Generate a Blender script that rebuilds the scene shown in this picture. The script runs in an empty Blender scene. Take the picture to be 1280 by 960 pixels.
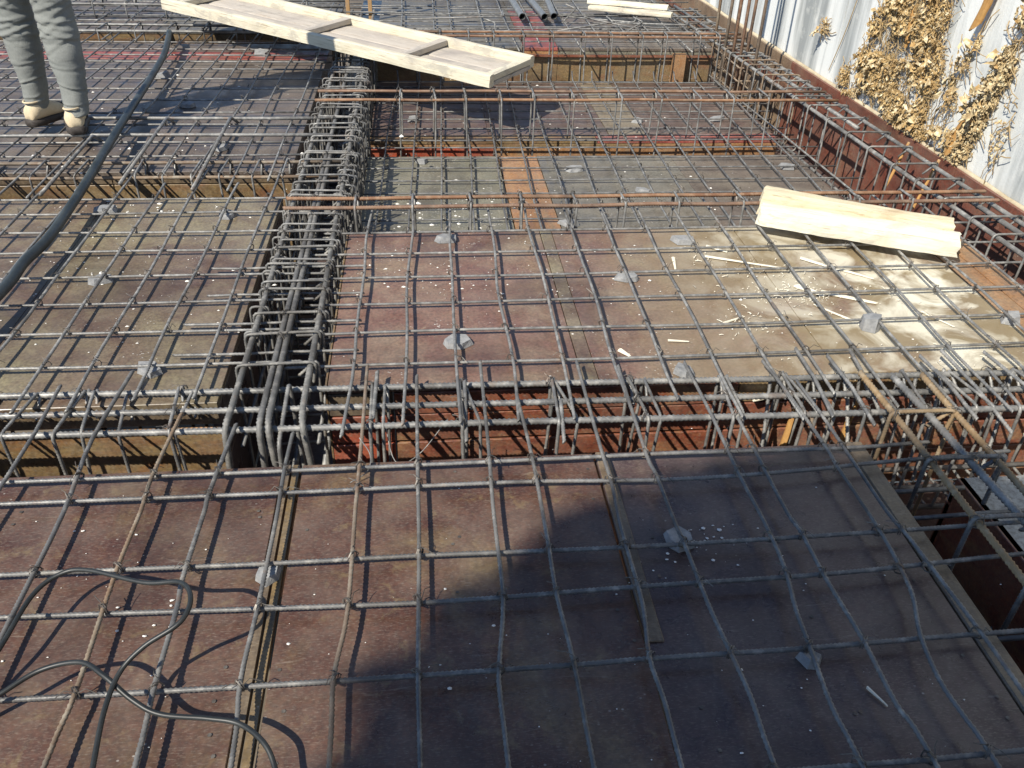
import bpy, bmesh, math, random
from mathutils import Vector, Matrix, Quaternion
from mathutils import noise as mnoise

random.seed(11)
S = bpy.context.scene
COL = S.collection
R = math.radians

# ------------------------------------------------------------------ camera
cam_d = bpy.data.cameras.new('camera')
cam = bpy.data.objects.new('camera', cam_d)
COL.objects.link(cam)
_r = Vector((0.99479, -0.09784, 0.02852))
_u = Vector((0.03216, 0.56693, 0.82314))
_f = Vector((0.09670, 0.81793, -0.56713))
_m = Matrix((_r, _u, -_f)).transposed().to_4x4()
_m.translation = (0.2247, -2.9019, 1.35)
cam.matrix_world = _m
cam_d.sensor_fit = 'HORIZONTAL'
cam_d.sensor_width = 36.0
cam_d.lens = 29.78
cam_d.clip_start = 0.02
cam_d.clip_end = 1500
S.camera = cam

# ------------------------------------------------------------------ sky, sun, exposure
SUN = Vector((-0.70, -0.68, 1.0)).normalized()          # towards the sun
ELEV = math.asin(SUN.z)
AZ = math.atan2(SUN.x, SUN.y)
W = bpy.data.worlds.new('World')
S.world = W
W.use_nodes = True
_nt = W.node_tree
_bg = _nt.nodes['Background']
_sky = _nt.nodes.new('ShaderNodeTexSky')
_sky.sky_type = 'NISHITA'
_sky.sun_disc = False
_sky.sun_elevation = ELEV
_sky.sun_rotation = AZ
_sky.air_density = 1.0
_sky.dust_density = 0.5
_sky.ozone_density = 1.6
_sky.altitude = 2500
_nt.links.new(_sky.outputs[0], _bg.inputs[0])
_bg.inputs[1].default_value = 0.125
sun_d = bpy.data.lights.new('sun', 'SUN')
sun_d.energy = 5.0
sun_d.angle = R(0.53)
sun_d.color = (1.0, 0.94, 0.83)
sun = bpy.data.objects.new('sun', sun_d)
COL.objects.link(sun)
sun.rotation_euler = SUN.to_track_quat('Z', 'Y').to_euler()
sun.location = (-6, -6, 9)
S.view_settings.view_transform = 'Standard'
S.view_settings.look = 'None'
S.view_settings.exposure = 0.48
S.view_settings.gamma = 1.0
S.render.engine = 'CYCLES'
S.cycles.use_denoising = True
S.cycles.max_bounces = 6

# ------------------------------------------------------------------ materials
class NB:
    """small helper around a node tree"""
    def __init__(self, name):
        self.m = bpy.data.materials.new(name)
        self.m.use_nodes = True
        self.t = self.m.node_tree
        self.b = self.t.nodes['Principled BSDF']
        self.tc = self.t.nodes.new('ShaderNodeTexCoord')
        self.geo = self.t.nodes.new('ShaderNodeNewGeometry')
        self.oi = self.t.nodes.new('ShaderNodeObjectInfo')
    def n(self, kind, **kw):
        x = self.t.nodes.new(kind)
        for k, v in kw.items():
            setattr(x, k, v)
        return x
    def l(self, a, b):
        self.t.links.new(a, b)
    def coord(self, scale=(1, 1, 1), world=True):
        mp = self.n('ShaderNodeMapping')
        mp.inputs['Scale'].default_value = scale
        self.l(self.geo.outputs['Position'] if world else self.tc.outputs['Object'], mp.inputs['Vector'])
        return mp.outputs[0]
    def noise(self, scale, detail=4, rough=0.55, vec=None, dist=0.0):
        x = self.n('ShaderNodeTexNoise')
        x.inputs['Scale'].default_value = scale
        x.inputs['Detail'].default_value = detail
        x.inputs['Roughness'].default_value = rough
        x.inputs['Distortion'].default_value = dist
        self.l(vec if vec is not None else self.coord(), x.inputs['Vector'])
        return x.outputs['Fac']
    def ramp(self, fac, stops):
        x = self.n('ShaderNodeValToRGB')
        e = x.color_ramp.elements
        while len(e) < len(stops):
            e.new(0.5)
        for i, (p, c) in enumerate(stops):
            e[i].position = p
            e[i].color = (c, c, c, 1) if isinstance(c, (int, float)) else (*c, 1)
        self.l(fac, x.inputs[0])
        return x.outputs[0]
    def mix(self, fac, a, b, mode='MIX'):
        x = self.n('ShaderNodeMixRGB', blend_type=mode)
        for s, v in zip(x.inputs, (fac, a, b)):
            if isinstance(v, (int, float)):
                s.default_value = v if s.type == 'VALUE' else (v, v, v, 1)
            elif isinstance(v, tuple):
                s.default_value = (*v, 1)
            else:
                self.l(v, s)
        return x.outputs[0]
    def math(self, op, a, b=0.5):
        x = self.n('ShaderNodeMath', operation=op, use_clamp=(op not in ('SINE', 'SUBTRACT')))
        for s, v in zip(x.inputs, (a, b)):
            if isinstance(v, (int, float)):
                s.default_value = v
            else:
                self.l(v, s)
        return x.outputs[0]
    def out(self, color=None, rough=None, metal=None, bump=None, bstr=0.3, bdist=0.004, spec=None):
        for key, v in (('Base Color', color), ('Roughness', rough), ('Metallic', metal), ('Specular IOR Level', spec)):
            if v is None:
                continue
            s = self.b.inputs[key]
            if isinstance(v, (int, float)):
                s.default_value = v
            elif isinstance(v, tuple):
                s.default_value = (*v, 1)
            else:
                self.l(v, s)
        if bump is not None:
            x = self.n('ShaderNodeBump')
            x.inputs['Strength'].default_value = bstr
            x.inputs['Distance'].default_value = bdist
            self.l(bump, x.inputs['Height'])
            self.l(x.outputs[0], self.b.inputs['Normal'])
        return self.m

def steel(name, a, b, dust=(0.30, 0.29, 0.27), dusty=0.5, metal=0.35, rough=0.5):
    k = NB(name)
    f = k.noise(9, 5, 0.65)
    c = k.mix(k.ramp(f, [(0.36, 0), (0.62, 1)]), a, b)
    d = k.ramp(k.noise(38, 3, 0.6), [(0.62 - 0.3 * dusty, 0), (0.80 - 0.2 * dusty, 1)])
    c = k.mix(d, c, dust)
    c = k.mix(k.math('MULTIPLY', k.oi.outputs['Random'], 0.35), c, (0.10, 0.10, 0.105))
    lf = k.noise(3.1, 4, 0.7)
    c = k.mix(k.ramp(lf, [(0.36, 0.6), (0.50, 0.0)]), c, (0.06, 0.052, 0.044))
    ru = k.noise(6.3, 5, 0.75)
    c = k.mix(k.ramp(ru, [(0.58, 0.0), (0.70, 0.55)]), c, (0.17, 0.095, 0.05))
    return k.out(c, k.ramp(f, [(0.3, rough - 0.1), (0.7, rough + 0.15)]), metal, k.noise(420, 2), 0.25, 0.001)

M = {}
M['steel'] = steel('ribbed_steel', (0.145, 0.145, 0.14), (0.245, 0.24, 0.225), dust=(0.40, 0.385, 0.35), metal=0.2, rough=0.48)
M['steel_cage'] = steel('dull_cage_steel', (0.115, 0.113, 0.107), (0.19, 0.185, 0.17), dust=(0.31, 0.295, 0.265), metal=0.12, rough=0.55)
M['steel_near'] = steel('shade_darkened_steel', (0.10, 0.10, 0.098), (0.175, 0.17, 0.158), dust=(0.33, 0.315, 0.28), dusty=0.4, metal=0.15, rough=0.5)  # near bars darker than the rest, partly to put their shade into the colour
M['steel_dark'] = steel('dark_steel', (0.10, 0.103, 0.106), (0.19, 0.188, 0.18), dust=(0.30, 0.295, 0.275), metal=0.2)
M['rust'] = steel('rusted_steel', (0.19, 0.088, 0.042), (0.29, 0.155, 0.08), dust=(0.33, 0.215, 0.135), metal=0.1, rough=0.7)
M['rust_dull'] = steel('dull_rusted_steel', (0.20, 0.12, 0.065), (0.24, 0.18, 0.12), dust=(0.32, 0.27, 0.2), metal=0.1, rough=0.7)
M['ochre_bar'] = steel('clay_smeared_steel', (0.24, 0.15, 0.065), (0.32, 0.22, 0.11), dust=(0.38, 0.29, 0.18), metal=0.05, rough=0.8)
M['wire'] = steel('tie_wire_steel', (0.06, 0.055, 0.05), (0.13, 0.11, 0.09), dust=(0.2, 0.18, 0.15), metal=0.3)

def plywood(name, base, base2, dirt, dirt_amt=0.5, speck=0.5, rough=0.34, scale=2.6, grain=(1, 1, 1), film=None, filmcol=(0.72, 0.69, 0.57)):
    k = NB(name)
    v = k.coord(grain)
    big = k.noise(scale, 6, 0.62, v, 0.6)
    mid = k.noise(scale * 4.3, 5, 0.65, v, 0.3)
    fine = k.noise(95, 3, 0.6)
    c = k.mix(k.ramp(mid, [(0.33, 0), (0.66, 1)]), base, base2)
    dm = k.ramp(big, [(0.66 - 0.32 * dirt_amt, 0), (0.84 - 0.24 * dirt_amt, 1)])
    dm = k.math('MULTIPLY', dm, k.ramp(mid, [(0.22, 0.35), (0.6, 1)]))
    c = k.mix(k.math('MULTIPLY', dm, 0.88), c, dirt)
    c = k.mix(k.ramp(fine, [(0.32, 0.5), (0.62, 0.0)]), c, (0.03, 0.022, 0.018))
    f2 = k.noise(210, 3, 0.65, k.coord((0.45, 1.6, 1)))
    c = k.mix(k.ramp(f2, [(0.52, 0.0), (0.74, 0.38)]), c, (0.34, 0.29, 0.23))
    pat = k.noise(13, 6, 0.75, None, 0.4)
    c = k.mix(k.ramp(pat, [(0.56, 0.0), (0.66, 0.38)]), c, dirt)
    c = k.mix(k.ramp(pat, [(0.30, 0.45), (0.42, 0.0)]), c, tuple(a * .45 for a in base))
    # scuffs: long thin pale scratches
    sc = k.noise(16, 3, 0.7, k.coord((0.5, 4.0, 1)), 1.2)
    c = k.mix(k.math('MULTIPLY', k.ramp(sc, [(0.66, 0), (0.74, 1)]), 0.32), c, (0.34, 0.29, 0.23))
    # powdery haze of cement dust
    hz = k.noise(5.5, 6, 0.7)
    c = k.mix(k.ramp(hz, [(0.40, 0.0), (0.78, 0.30)]), c, (0.30, 0.26, 0.21))
    dk = k.noise(1.7, 5, 0.65, k.coord((1, 1, 1)), 0.9)
    c = k.mix(k.ramp(dk, [(0.30, 0.6), (0.52, 0.0)]), c, (0.035, 0.024, 0.02))
    # specks of dry mortar
    vo = k.n('ShaderNodeTexVoronoi')
    vo.inputs['Scale'].default_value = 62
    k.l(k.coord((1, 1.3, 1)), vo.inputs['Vector'])
    sp = k.ramp(vo.outputs['Distance'], [(0.10, 1), (0.20, 0)])
    cl = k.ramp(k.noise(4.2, 4, 0.7), [(0.66 - 0.22 * speck, 0), (0.80 - 0.2 * speck, 1)])
    c = k.mix(k.math('MULTIPLY', sp, cl), c, (0.68, 0.66, 0.60))
    if film:
        # dried slurry that ran out on one side of the sheet (a stain of its own)
        x = k.n('ShaderNodeSeparateXYZ')
        k.l(k.geo.outputs['Position'], x.inputs[0])
        r = k.n('ShaderNodeMapRange')
        r.inputs['From Min'].default_value = film[0]
        r.inputs['From Max'].default_value = film[1]
        k.l(x.outputs[0], r.inputs['Value'])
        r2 = k.n('ShaderNodeMapRange')
        r2.inputs['From Min'].default_value = 0.75
        r2.inputs['From Max'].default_value = 1.45
        k.l(x.outputs[0], r2.inputs['Value'])
        q2 = k.math('MULTIPLY', r2.outputs[0], k.ramp(k.noise(2.3, 5, 0.65, None, 0.8), [(0.30, 0), (0.52, 1)]))
        c = k.mix(k.math('MULTIPLY', q2, 0.85), c, (0.235, 0.185, 0.105))
        q = k.math('MULTIPLY', r.outputs[0], k.ramp(k.noise(film[2], 5, 0.6, None, 0.8), [(0.43, 0), (0.60, 1)]))
        c = k.mix(k.math('MULTIPLY', q, 0.92), c, filmcol)
    rg = k.ramp(mid, [(0.3, rough - 0.08), (0.7, rough + 0.18)])
    return k.out(c, rg, 0.0, k.mix(0.5, fine, mid), 0.16, 0.0015, 0.5)

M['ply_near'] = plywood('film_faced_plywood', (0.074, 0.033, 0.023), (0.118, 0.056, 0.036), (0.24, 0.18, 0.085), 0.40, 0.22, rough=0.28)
M['ply_near_shade'] = plywood('shade_toned_plywood', (0.064, 0.040, 0.041), (0.096, 0.056, 0.052), (0.13, 0.10, 0.08), 0.10, 0.2, rough=0.28)  # darker, greyer copy of the near plywood, with shade put into its colour
M['ply_mid'] = plywood('red_brown_plywood', (0.168, 0.082, 0.060), (0.225, 0.124, 0.090), (0.29, 0.22, 0.14), 0.62, 0.55)
M['ply_mid_pale'] = plywood('slurry_stained_plywood', (0.150, 0.076, 0.060), (0.205, 0.115, 0.087), (0.26, 0.205, 0.135), 0.68, 0.6, film=(1.05, 1.95, 5.2))
M['ply_left'] = plywood('dusty_plywood', (0.115, 0.066, 0.048), (0.165, 0.108, 0.072), (0.265, 0.232, 0.135), 0.85, 0.5)
M['ply_far'] = plywood('grey_brown_plywood', (0.10, 0.078, 0.066), (0.15, 0.118, 0.096), (0.175, 0.15, 0.115), 0.6, 0.3)
M['ply_green'] = plywood('grey_green_plywood', (0.15, 0.147, 0.112), (0.21, 0.20, 0.148), (0.22, 0.21, 0.15), 0.7, 0.85)
M['ply_wine'] = plywood('wine_brown_plywood', (0.088, 0.052, 0.046), (0.13, 0.080, 0.068), (0.18, 0.145, 0.105), 0.5, 0.5)
M['ply_grey'] = plywood('olive_grey_plywood', (0.125, 0.118, 0.098), (0.175, 0.165, 0.135), (0.18, 0.15, 0.11), 0.5, 0.55)
M['ply_tan'] = plywood('tan_grey_plywood', (0.19, 0.155, 0.105), (0.25, 0.21, 0.15), (0.21, 0.13, 0.085), 0.35, 0.5)
M['plate'] = plywood('cement_coated_board', (0.42, 0.42, 0.39), (0.52, 0.52, 0.47), (0.22, 0.21, 0.18), 0.5, 0.3, rough=0.7)
M['board_red'] = plywood('red_painted_board', (0.36, 0.050, 0.022), (0.43, 0.085, 0.032), (0.26, 0.10, 0.045), 0.4, 0.1, grain=(1, 1, 4), scale=6)
M['board_brown'] = plywood('red_brown_board', (0.19, 0.045, 0.026), (0.25, 0.082, 0.038), (0.33, 0.21, 0.095), 0.52, 0.2, grain=(1, 1, 3), scale=5)
M['board_ochre'] = plywood('ochre_board', (0.20, 0.13, 0.056), (0.27, 0.185, 0.085), (0.22, 0.075, 0.03), 0.55, 0.2, grain=(1, 1, 3), scale=5)
M['board_orange'] = plywood('orange_board', (0.36, 0.17, 0.065), (0.42, 0.225, 0.10), (0.28, 0.20, 0.115), 0.5, 0.3, grain=(4, 0.6, 1))
M['paint_red'] = plywood('red_paint_strip', (0.34, 0.055, 0.042), (0.40, 0.095, 0.07), (0.17, 0.09, 0.07), 0.55, 0.15, scale=5)
M['board_edge'] = plywood('weathered_edge_board', (0.135, 0.095, 0.056), (0.20, 0.145, 0.085), (0.07, 0.05, 0.035), 0.55, 0.2, grain=(4, 0.5, 1), scale=5)
M['batten_ochre'] = plywood('stained_batten', (0.20, 0.13, 0.05), (0.27, 0.18, 0.075), (0.03, 0.025, 0.02), 0.75, 0.1, grain=(1, .6, 1), scale=8)
M['form_red'] = plywood('dark_red_form', (0.15, 0.034, 0.022), (0.20, 0.058, 0.034), (0.26, 0.165, 0.10), 0.36, 0.15, grain=(1, 0.8, 1.6))
M['form_tan'] = plywood('tan_form', (0.25, 0.165, 0.10), (0.31, 0.215, 0.135), (0.2, 0.1, 0.06), 0.4, 0.2)

def timber(name, a, b, dirt, amt=0.4, axis=(1, 14, 14), knots=True):
    k = NB(name)
    v = k.coord(axis, world=False)
    g = k.noise(5.0, 6, 0.7, v, 1.2)
    c = k.mix(k.ramp(g, [(0.32, 0), (0.68, 1)]), a, b)
    s = k.noise(3.4, 5, 0.6, k.coord((1, 1, 1), False), 0.4)
    c = k.mix(k.ramp(s, [(0.72 - 0.3 * amt, 0), (0.88 - 0.2 * amt, 0.8)]), c, dirt)
    spl = k.noise(9, 5, 0.7, k.coord((.7, 1.4, 1.4), False), 0.5)
    c = k.mix(k.ramp(spl, [(0.60 - .1 * amt, 0), (0.70 - .1 * amt, 0.55 * min(1, amt * 2))]), c, (0.30, 0.28, 0.25))
    f = k.noise(30, 4, 0.7, k.coord((0.25, 6, 6), False))
    c = k.mix(k.ramp(f, [(0.30, 0.7), (0.44, 0.0)]), c, (0.26, 0.17, 0.085))
    ck = k.noise(2.2, 3, 0.6, k.coord((0.35, 26, 26), False), 0.6)
    c = k.mix(k.ramp(ck, [(0.30, 0.9), (0.335, 0.0)]), c, (0.06, 0.04, 0.025))
    return k.out(c, 0.75, 0.0, g, 0.35, 0.003, 0.3)
M['pine'] = timber('fresh_split_pine', (0.66, 0.60, 0.46), (0.74, 0.70, 0.58), (0.46, 0.34, 0.20), 0.25)
M['splinter'] = timber('pale_splinter_wood', (0.66, 0.61, 0.48), (0.76, 0.72, 0.61), (0.6, 0.5, 0.35), 0.2)
M['pine_split'] = timber('yellowed_split_pine', (0.56, 0.47, 0.30), (0.66, 0.60, 0.45), (0.36, 0.21, 0.10), 0.35)
M['pine_old'] = timber('weathered_pine', (0.56, 0.51, 0.38), (0.66, 0.61, 0.49), (0.40, 0.36, 0.30), 0.6)
M['pine_grey'] = timber('cement_smeared_pine', (0.42, 0.37, 0.31), (0.52, 0.475, 0.41), (0.29, 0.255, 0.235), 0.65)
M['stake'] = timber('brown_timber', (0.34, 0.2, 0.09), (0.42, 0.27, 0.13), (0.5, 0.4, 0.26), 0.3, (14, 14, 1))
M['rotten'] = timber('orange_rotten_timber', (0.36, 0.18, 0.055), (0.45, 0.26, 0.09), (0.35, 0.14, 0.05), 0.4, (10, 10, 1.5))

def simple(name, a, b, scale, rough, bump=0.3, metal=0.0, bd=0.004, spec=0.4):
    k = NB(name)
    f = k.noise(scale, 5, 0.65)
    return k.out(k.mix(k.ramp(f, [(0.32, 0), (0.68, 1)]), a, b), rough, metal, k.noise(scale * 3, 4, 0.6), bump, bd, spec)
M['stone'] = simple('grey_stone', (0.17, 0.175, 0.18), (0.31, 0.31, 0.305), 34, 0.85, 0.5)
M['bead'] = simple('tan_mortar', (0.36, 0.29, 0.19), (0.55, 0.48, 0.34), 14, 0.95, 0.6)
M['chip'] = simple('white_mortar', (0.62, 0.6, 0.55), (0.8, 0.78, 0.73), 60, 0.9)
M['hose'] = simple('dark_rubber_hose', (0.010, 0.015, 0.017), (0.05, 0.06, 0.062), 7, 0.5, 0.2, 0.0, 0.002, 0.5)
M['cable'] = simple('black_cable_sheath', (0.010, 0.012, 0.012), (0.026, 0.028, 0.026), 20, 0.45, 0.1, 0.0, 0.001, 0.5)
M['pipe'] = simple('galvanised_pipe', (0.16, 0.17, 0.17), (0.28, 0.28, 0.275), 14, 0.5, 0.2, 0.5, 0.002)
M['soil'] = simple('brown_soil', (0.10, 0.08, 0.06), (0.16, 0.13, 0.095), 2, 0.95, 0.6)
M['bark'] = simple('grey_bark', (0.08, 0.065, 0.05), (0.14, 0.115, 0.09), 12, 0.9, 0.8, 0.0, 0.02)
M['skin'] = simple('skin', (0.42, 0.25, 0.175), (0.46, 0.28, 0.2), 8, 0.5)
M['hair'] = simple('black_hair', (0.012, 0.01, 0.009), (0.025, 0.02, 0.018), 60, 0.5)
M['shirt'] = simple('blue_cotton', (0.035, 0.075, 0.22), (0.05, 0.1, 0.27), 20, 0.85)
M['shoe'] = simple('beige_suede', (0.50, 0.40, 0.26), (0.60, 0.50, 0.34), 25, 0.85, 0.3)
M['shoe_dark'] = simple('dark_canvas', (0.03, 0.028, 0.028), (0.05, 0.048, 0.045), 40, 0.8)
M['sole'] = simple('dark_rubber_sole', (0.035, 0.028, 0.024), (0.06, 0.05, 0.042), 40, 0.7)
_k = NB('grey_green_denim')
_f1 = _k.noise(6, 5, 0.6, _k.coord((1, 1, 1), False))
_f2 = _k.noise(240, 2, 0.5, _k.coord((1, 1, 0.35), False))
_c = _k.mix(_k.ramp(_f1, [(0.3, 0), (0.7, 1)]), (0.17, 0.178, 0.168), (0.235, 0.24, 0.22))
_c = _k.mix(_k.ramp(_f2, [(0.35, 0.35), (0.6, 0)]), _c, (0.14, 0.15, 0.14))
M['denim'] = _k.out(_c, 0.9, 0.0, _k.mix(0.75, _f2, _k.noise(26, 4, 0.6, _k.coord((0.7, 0.7, 1.8), False))), 0.5, 0.006, 0.2)

# concrete wall: pale, with grey streaks running down it
_k = NB('streaked_concrete')
_v = _k.coord((1, 2.7, 0.28))
_s1 = _k.noise(1.15, 5, 0.62, _v, 0.25)
_s2 = _k.noise(6.0, 4, 0.6, _v)
_c = _k.mix(_k.ramp(_s1, [(0.46, 0), (0.60, 1)]), (0.68, 0.69, 0.665), (0.29, 0.305, 0.30))
_c = _k.mix(_k.ramp(_s2, [(0.55, 0), (0.75, 0.35)]), _c, (0.30, 0.31, 0.30))
_c = _k.mix(_k.ramp(_k.noise(8, 6, 0.7), [(0.56, 0), (0.75, 0.6)]), _c, (0.70, 0.69, 0.64))
M['wall'] = _k.out(_c, 0.9, 0.0, _k.noise(50, 5, 0.7), 0.4, 0.004, 0.25)
# dry ivy leaves, each a slightly different straw tone
_k = NB('dry_leaf')
_c = _k.ramp(_k.oi.outputs['Random'], [(0.0, (0.60, 0.46, 0.24)), (0.35, (0.66, 0.55, 0.33)), (0.6, (0.44, 0.27, 0.10)), (0.8, (0.52, 0.38, 0.18)), (1.0, (0.74, 0.66, 0.46))])
_c = _k.mix(_k.ramp(_k.noise(26, 4, 0.6), [(0.35, 0.8), (0.6, 0)]), _c, (0.22, 0.13, 0.05))
_c = _k.mix(_k.ramp(_k.noise(5, 4, 0.6), [(0.52, 0), (0.68, 0.6)]), _c, (0.28, 0.18, 0.08))
_c = _k.mix(_k.ramp(_k.noise(58, 2, 0.5), [(0.48, 0.0), (0.62, 0.6)]), _c, (0.36, 0.25, 0.12))
_c = _k.mix(_k.ramp(_k.noise(47, 2, 0.5, _k.coord((1.3, 1, 1))), [(0.56, 0.0), (0.66, 0.6)]), _c, (0.72, 0.66, 0.48))
M['dry_leaf'] = _k.out(_c, 0.8, 0.0, _k.noise(80, 3), 0.3, 0.002, 0.2)
_k = NB('dry_stem')
M['dry_stem'] = _k.out(_k.mix(_k.noise(30), (0.20, 0.13, 0.06), (0.42, 0.31, 0.16)), 0.85)
_k = NB('green_leaf')
M['leaf'] = _k.out(_k.mix(_k.noise(3), (0.04, 0.075, 0.02), (0.075, 0.12, 0.035)), 0.6)

# ------------------------------------------------------------------ building helpers
def link(name, verts, faces, mat, parent=None, origin=None, smooth=False):
    """one mesh object; vertices are given in world space and stored relative to the thing's base"""
    o0 = Vector(origin) if origin is not None else (Vector(parent['_base']) if parent is not None and '_base' in parent else Vector((0, 0, 0)))
    me = bpy.data.meshes.new(name)
    me.from_pydata([(v[0] - o0[0], v[1] - o0[1], v[2] - o0[2]) for v in verts], [], faces)
    me.materials.append(M[mat] if isinstance(mat, str) else mat)
    if smooth:
        me.polygons.foreach_set('use_smooth', [True] * len(faces))
    me.update()
    o = bpy.data.objects.new(name, me)
    COL.objects.link(o)
    if parent is not None:
        o.parent = parent
        o['_base'] = list(o0)
    else:
        o.location = o0
        o['_base'] = list(o0)
    return o

def tag(o, label=None, cat=None, group=None, kind=None):
    if label: o['label'] = label
    if cat: o['category'] = cat
    if group: o['group'] = group
    if kind: o['kind'] = kind
    return o

def thing(name, loc, label, cat, group=None):
    o = bpy.data.objects.new(name, None)
    o.empty_display_size = 0.1
    COL.objects.link(o)
    o.location = loc
    o['_base'] = list(loc)
    return tag(o, label, cat, group)

def inst(src, offset, parent, rot=None):
    """a further piece sharing its mesh with src, moved by offset"""
    c = src.copy()
    COL.objects.link(c)
    c.parent = parent
    c.location = Vector(src.location) + Vector(offset)
    if rot is not None:
        c.rotation_euler = rot
    return c

def boxv(x0, x1, y0, y1, z0, z1, verts=None, faces=None):
    verts = [] if verts is None else verts
    faces = [] if faces is None else faces
    b = len(verts)
    verts += [(x0, y0, z0), (x1, y0, z0), (x1, y1, z0), (x0, y1, z0), (x0, y0, z1), (x1, y0, z1), (x1, y1, z1), (x0, y1, z1)]
    faces += [tuple(b + i for i in f) for f in ((3, 2, 1, 0), (4, 5, 6, 7), (0, 1, 5, 4), (1, 2, 6, 5), (2, 3, 7, 6), (3, 0, 4, 7))]
    return verts, faces

def box(name, x0, x1, y0, y1, z0, z1, mat, parent, skew=0.0, bev=0.0):
    v, f = boxv(x0, x1, y0, y1, z0, z1)
    if skew:
        v = [(a[0] + skew * a[1], a[1], a[2]) for a in v]
    o = link(name, v, f, mat, parent)
    if bev:
        bm = bmesh.new(); bm.from_mesh(o.data)
        bmesh.ops.bevel(bm, geom=bm.edges[:], offset=bev, segments=1, affect='EDGES')
        bm.to_mesh(o.data); bm.free()
    return o

def fillet(pts, rad, n=4):
    out = [Vector(pts[0])]
    for i in range(1, len(pts) - 1):
        a, b, c = Vector(pts[i - 1]), Vector(pts[i]), Vector(pts[i + 1])
        d1, d2 = (a - b), (c - b)
        r = min(rad, d1.length * 0.45, d2.length * 0.45)
        p, q = b + d1.normalized() * r, b + d2.normalized() * r
        for k in range(n + 1):
            t = k / n
            out.append(p * (1 - t) ** 2 + b * 2 * t * (1 - t) + q * t * t)
    out.append(Vector(pts[-1]))
    return out

def smooth_path(pts, sub=6):
    """Catmull-Rom through the points"""
    P = [Vector(p) for p in pts]
    P = [P[0] * 2 - P[1]] + P + [P[-1] * 2 - P[-2]]
    out = []
    for i in range(1, len(P) - 2):
        p0, p1, p2, p3 = P[i - 1:i + 3]
        for k in range(sub):
            t = k / sub
            out.append(0.5 * ((2 * p1) + (p2 - p0) * t + (2 * p0 - 5 * p1 + 4 * p2 - p3) * t * t + (3 * p1 - p0 - 3 * p2 + p3) * t ** 3))
    out.append(P[-2])
    return out

def tube(pts, r, sides=6, rib=0.0, verts=None, faces=None, cap=True):
    """a bar swept along pts; rib = spacing of the raised ribs of a ribbed bar (0: plain)"""
    verts = [] if verts is None else verts
    faces = [] if faces is None else faces
    P = [Vector(p) for p in pts]
    if rib:
        seg = [(P[i + 1] - P[i]).length for i in range(len(P) - 1)]
        L = sum(seg)
        n = max(2, int(L / (rib * 0.5)))
        Q = []; i = 0; acc = 0.0
        for k in range(n + 1):
            d = L * k / n
            while i < len(seg) - 1 and acc + seg[i] < d:
                acc += seg[i]; i += 1
            t = (d - acc) / seg[i] if seg[i] > 1e-9 else 0
            Q.append(P[i].lerp(P[i + 1], min(1, t)))
        P = Q
    up = Vector((0, 0, 1))
    t0 = (P[1] - P[0]).normalized()
    if abs(t0.z) > 0.9:
        up = Vector((1, 0, 0))
    nrm = (up - t0 * up.dot(t0)).normalized()
    b0 = len(verts)
    cs = [(math.cos(2 * math.pi * j / sides), math.sin(2 * math.pi * j / sides)) for j in range(sides)]
    n = len(P)
    for i in range(n):
        t = (P[min(i + 1, n - 1)] - P[max(i - 1, 0)])
        t = t.normalized() if t.length > 1e-9 else t0
        nrm = (nrm - t * nrm.dot(t)).normalized()
        bi = t.cross(nrm)
        rr = r if not rib else (r * 1.16 if i % 2 else r * 0.84)
        for c, s in cs:
            d = nrm * c + bi * s
            v = P[i] + d * rr + (t * (s * rib * 0.45) if rib else Vector((0, 0, 0)))
            verts.append((v.x, v.y, v.z))
    for i in range(n - 1):
        for j in range(sides):
            a = b0 + i * sides + j; b = b0 + i * sides + (j + 1) % sides
            faces.append((a, b, b + sides, a + sides))
    if cap:
        faces.append(tuple(b0 + j for j in reversed(range(sides))))
        faces.append(tuple(b0 + (n - 1) * sides + j for j in range(sides)))
    return verts, faces

def bar(name, pts, r, mat, parent, rib=0.0, sides=6):
    v, f = tube(pts, r, sides, rib)
    return link(name, v, f, mat, parent, smooth=True)

def wob(a, b, z, n=9, amp=0.006, axis='x'):
    """a nearly straight bar from a to b with the small bends a real one has"""
    ph = random.uniform(0, 100)
    out = []
    for i in range(n + 1):
        t = i / n
        p = Vector((a[0] + (b[0] - a[0]) * t, a[1] + (b[1] - a[1]) * t, z))
        o = amp * (mnoise.noise((ph, t * 3.1, 0)) * 1.6)
        dz = amp * 0.45 * mnoise.noise((ph + 7, t * 3.7, 3))
        if axis == 'x': p.y += o
        else: p.x += o
        p.z += dz
        out.append(p)
    return out

def ties(parent, crossings, prob=0.8, size=0.011, mat='wire', seed=1):
    rnd = random.Random(seed)
    v, f = [], []
    for (x, y, z) in crossings:
        if rnd.random() > prob: continue
        a = rnd.choice((0.8, -0.8)) + rnd.uniform(-.2, .2)
        c, s = math.cos(a), math.sin(a)
        ring = []
        for k in range(8):
            t = 2 * math.pi * k / 7
            ring.append((x + c * size * math.cos(t), y + s * size * math.cos(t), z + size * 1.15 * math.sin(t)))
        tube(ring, 0.0013, 3, 0, v, f, False)
        tube([(p_[0] + .002 * rnd.uniform(-1, 1) + s * .004, p_[1] - c * .004, p_[2] + .001) for p_ in ring], 0.0013, 3, 0, v, f, False)
        for q in range(2):
            b = a + math.pi * .5 + rnd.uniform(-1, 1) + q * 2.2
            l = rnd.uniform(.015, .04)
            e = (x + c * size * .7 + math.cos(b) * l, y + s * size * .7 + math.sin(b) * l, z + rnd.uniform(-.004, .022))
            tube([(x + c * size * .7, y + s * size * .7, z + .008), ((x + e[0]) / 2, (y + e[1]) / 2, z + .016), e], 0.001, 3, 0, v, f, False)
    if not f: return
    o = link('tie_wire', v, f, mat, parent)
    o['kind'] = 'stuff'
    return o

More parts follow.
